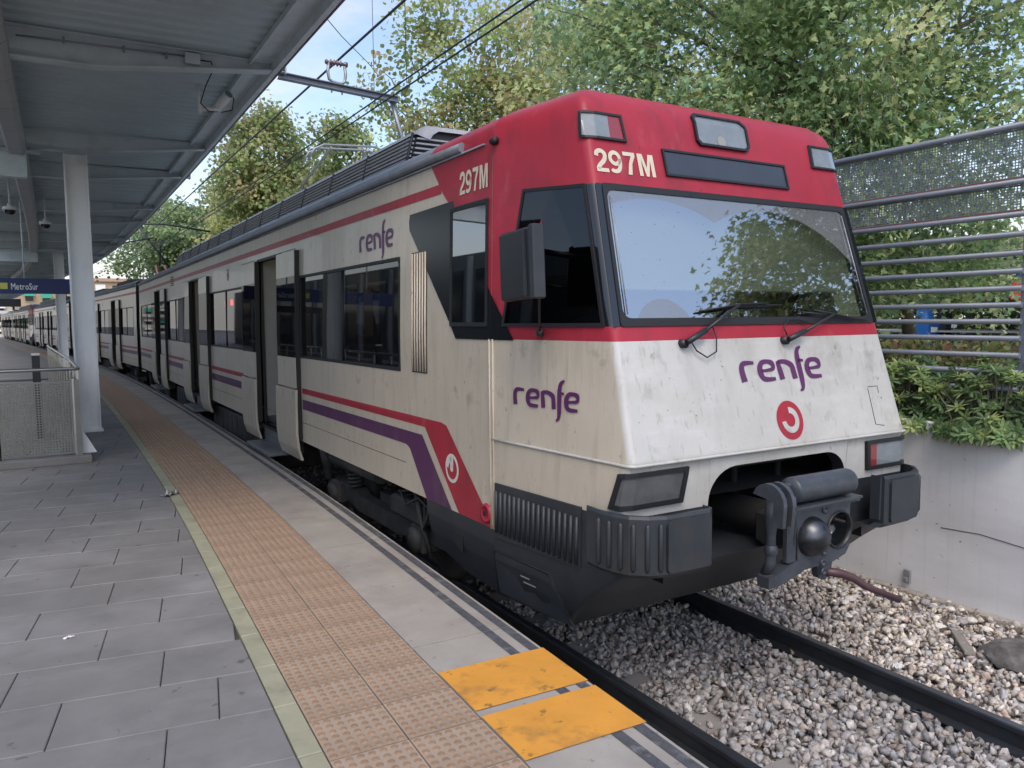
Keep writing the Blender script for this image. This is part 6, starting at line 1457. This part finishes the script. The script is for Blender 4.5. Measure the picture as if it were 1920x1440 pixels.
facade('apartment_block', 'pale apartment block with green and white awnings at the left frame edge', T_((-16.5, 176, 0)) @ Matrix.Rotation(R(4), 4, 'Z'), 13, 6.6, 12, 'render_pale', 3, 5, None, ('awning_white', 'awning_green', 'awning_white'), 'awning_white')
ant = thing('roof_aerial', 'thin television aerial on the beige apartment roof', 'aerial', (12.4, 152, 10.16)); mb = MB(); mb.tube([(0, 0, 0), (0, 0, 2.6)], .05, 5); mb.tube([(-.7, 0, 2.2), (.7, 0, 2.2)], .04, 5); mb.tube([(-.5, 0, 1.7), (.5, 0, 1.7)], .04, 5); mb.build('mast', 'dark_paint', ant)

# station building that closes the platform on its left, seen mirrored in the train windows
sb = thing('station_building', 'low dark glazed station building closing the platform on its left side', 'building', (-8.4, 0, PZ))
mb = MB(); mb.box(-3, 0, -2, 70, -.1, 4.9); mb.build('wall', 'station_grey', sb)
for k in range(17):
    y = -1 + k * 4.0
    mb = MB(); mb.box(.002, .05, y, y + 2.9, .5, 4.3); mb.build('window', 'window_dark', sb)
    mb = MB(); mb.box(.0, .09, y + 3.2, y + 3.5, 0, 4.8); mb.build('pilaster', 'shelter_grey', sb)

# ================================================================== SMALL THINGS ON THE GROUND
def crumple(name, label, cat, loc, sx, sy, sz, m, seed, rz=0):
    rng = np.random.default_rng(seed); mb = MB(); n = 6; t = thing(name, label, cat, loc, rz)
    rows = [[((i / n - .5) * sx, (j / n - .5) * sy * (1 - .25 * (i / n)), abs(rng.normal()) * sz * (0.35 + .65 * math.sin(math.pi * i / n))) for j in range(n + 1)] for i in range(n + 1)]
    mb.grid(rows); mb.grid([[(x, y, z - .004) for x, y, z in r] for r in rows]); o = mb.build('sheet', m, t, fix=False); return t
crumple('litter_wrapper', 'crumpled grey foil wrapper lying on the yellow edging line', 'litter', (1.06, 9.05, PZ + .004), .20, .12, .035, 'litter_foil', 3, R(40))
crumple('paper_scrap', 'tiny white cigarette-sized scrap on the grey paving slabs', 'litter', (.02, 5.22, PZ + .004), .06, .02, .006, 'litter_white', 4, R(10))
crumple('paper_scrap', 'white crumpled tissue lying on the gravel right of the rail', 'litter', (5.46, 3.42, -.13), .075, .06, .03, 'litter_white', 5)
o = thing('wooden_plank', 'weathered split plank lying on the gravel near the wall', 'plank', (6.22, 3.36, -.10), R(42)); mb = MB(); mb.box(-.22, .22, -.04, .04, 0, .03, bev=.005); mb.build('board', 'wood_grey', o)
o = thing('wooden_plank', 'short grey stick of wood below the brown uncoupling bar', 'plank', (6.30, 4.16, -.10), R(-12)); mb = MB(); mb.box(-.12, .12, -.016, .016, 0, .022, bev=.004); mb.build('board', 'wood_grey', o)
o = thing('boulder', 'large dark rough boulder on the gravel at the right frame edge', 'rock', (6.42, 2.92, -.14))
bm = bmesh.new(); bmesh.ops.create_icosphere(bm, subdivisions=4, radius=1); rr = np.random.default_rng(8)
dirs = [(rr.normal(size=3), rr.uniform(.72, .92)) for _ in range(22)]
for v in bm.verts:
    p = np.array(v.co)
    for d, h in dirs: d = d / np.linalg.norm(d); s = p @ d; p = p - d * max(0, s - h)
    v.co = Vector(p * np.array([.38, .40, .16]) * (1 + .02 * math.sin(p[0] * 31) * math.sin(p[1] * 27)))
me = bpy.data.meshes.new('stone'); bm.to_mesh(me); bm.free(); me.materials.append(MATS['rock']); link('stone', me, o)
# larger loose flat stones by the wall foot
fl = []
base_v, base_f = icos(2)
rr = np.random.default_rng(21)
for k in range(40):
    v = base_v.copy()
    for _ in range(7):
        d = rr.normal(size=3); d /= np.linalg.norm(d); h = rr.uniform(.45, .8); s = v @ d; v = v - np.outer(np.maximum(s - h, 0), d)
    x = rr.uniform(5.9, 6.9); y = rr.uniform(2.3, 5.2); sc = rr.uniform(.032, .06)
    V = v * np.array([sc * 1.3, sc, sc * .55]); a = rr.uniform(0, 6.28); c_, s_ = math.cos(a), math.sin(a); V[:, :2] = V[:, :2] @ np.array([[c_, s_], [-s_, c_]])
    fl.append(V + np.array([x, y, float(np.interp(x - 4.2, [p[0] for p in prof], [p[1] for p in prof])) + .05 + rr.uniform(0, .02)]))
V = np.concatenate(fl); F = np.concatenate([base_f + i * len(base_v) for i in range(len(fl))]); C = np.ones((len(V), 4))
for i in range(len(fl)): C[i * len(base_v):(i + 1) * len(base_v), :3] = pal[rr.integers(len(pal))] * rr.uniform(.9, 1.2)
tag(link('loose_stones', mesh_np('loose_stones', V, F, C, 'ballast')), kind='stuff')
# dry leaf debris near the wall
n = 900; P = np.stack([6.15 + .85 * rr.random(n) ** .6, rr.uniform(2.2, 6.0, n), np.full(n, -.085) + rr.uniform(-.01, .02, n)], 1); Nn = rr.normal(size=(n, 3)) * .4; Nn[:, 2] += 1; C = np.array([(.10, .07, .045), (.14, .10, .06), (.07, .055, .04)])[rr.integers(3, size=n)]
tag(leaves(P, Nn, rr.uniform(.012, .03, n), C, 'simple', 'leaf_debris', None), kind='stuff')
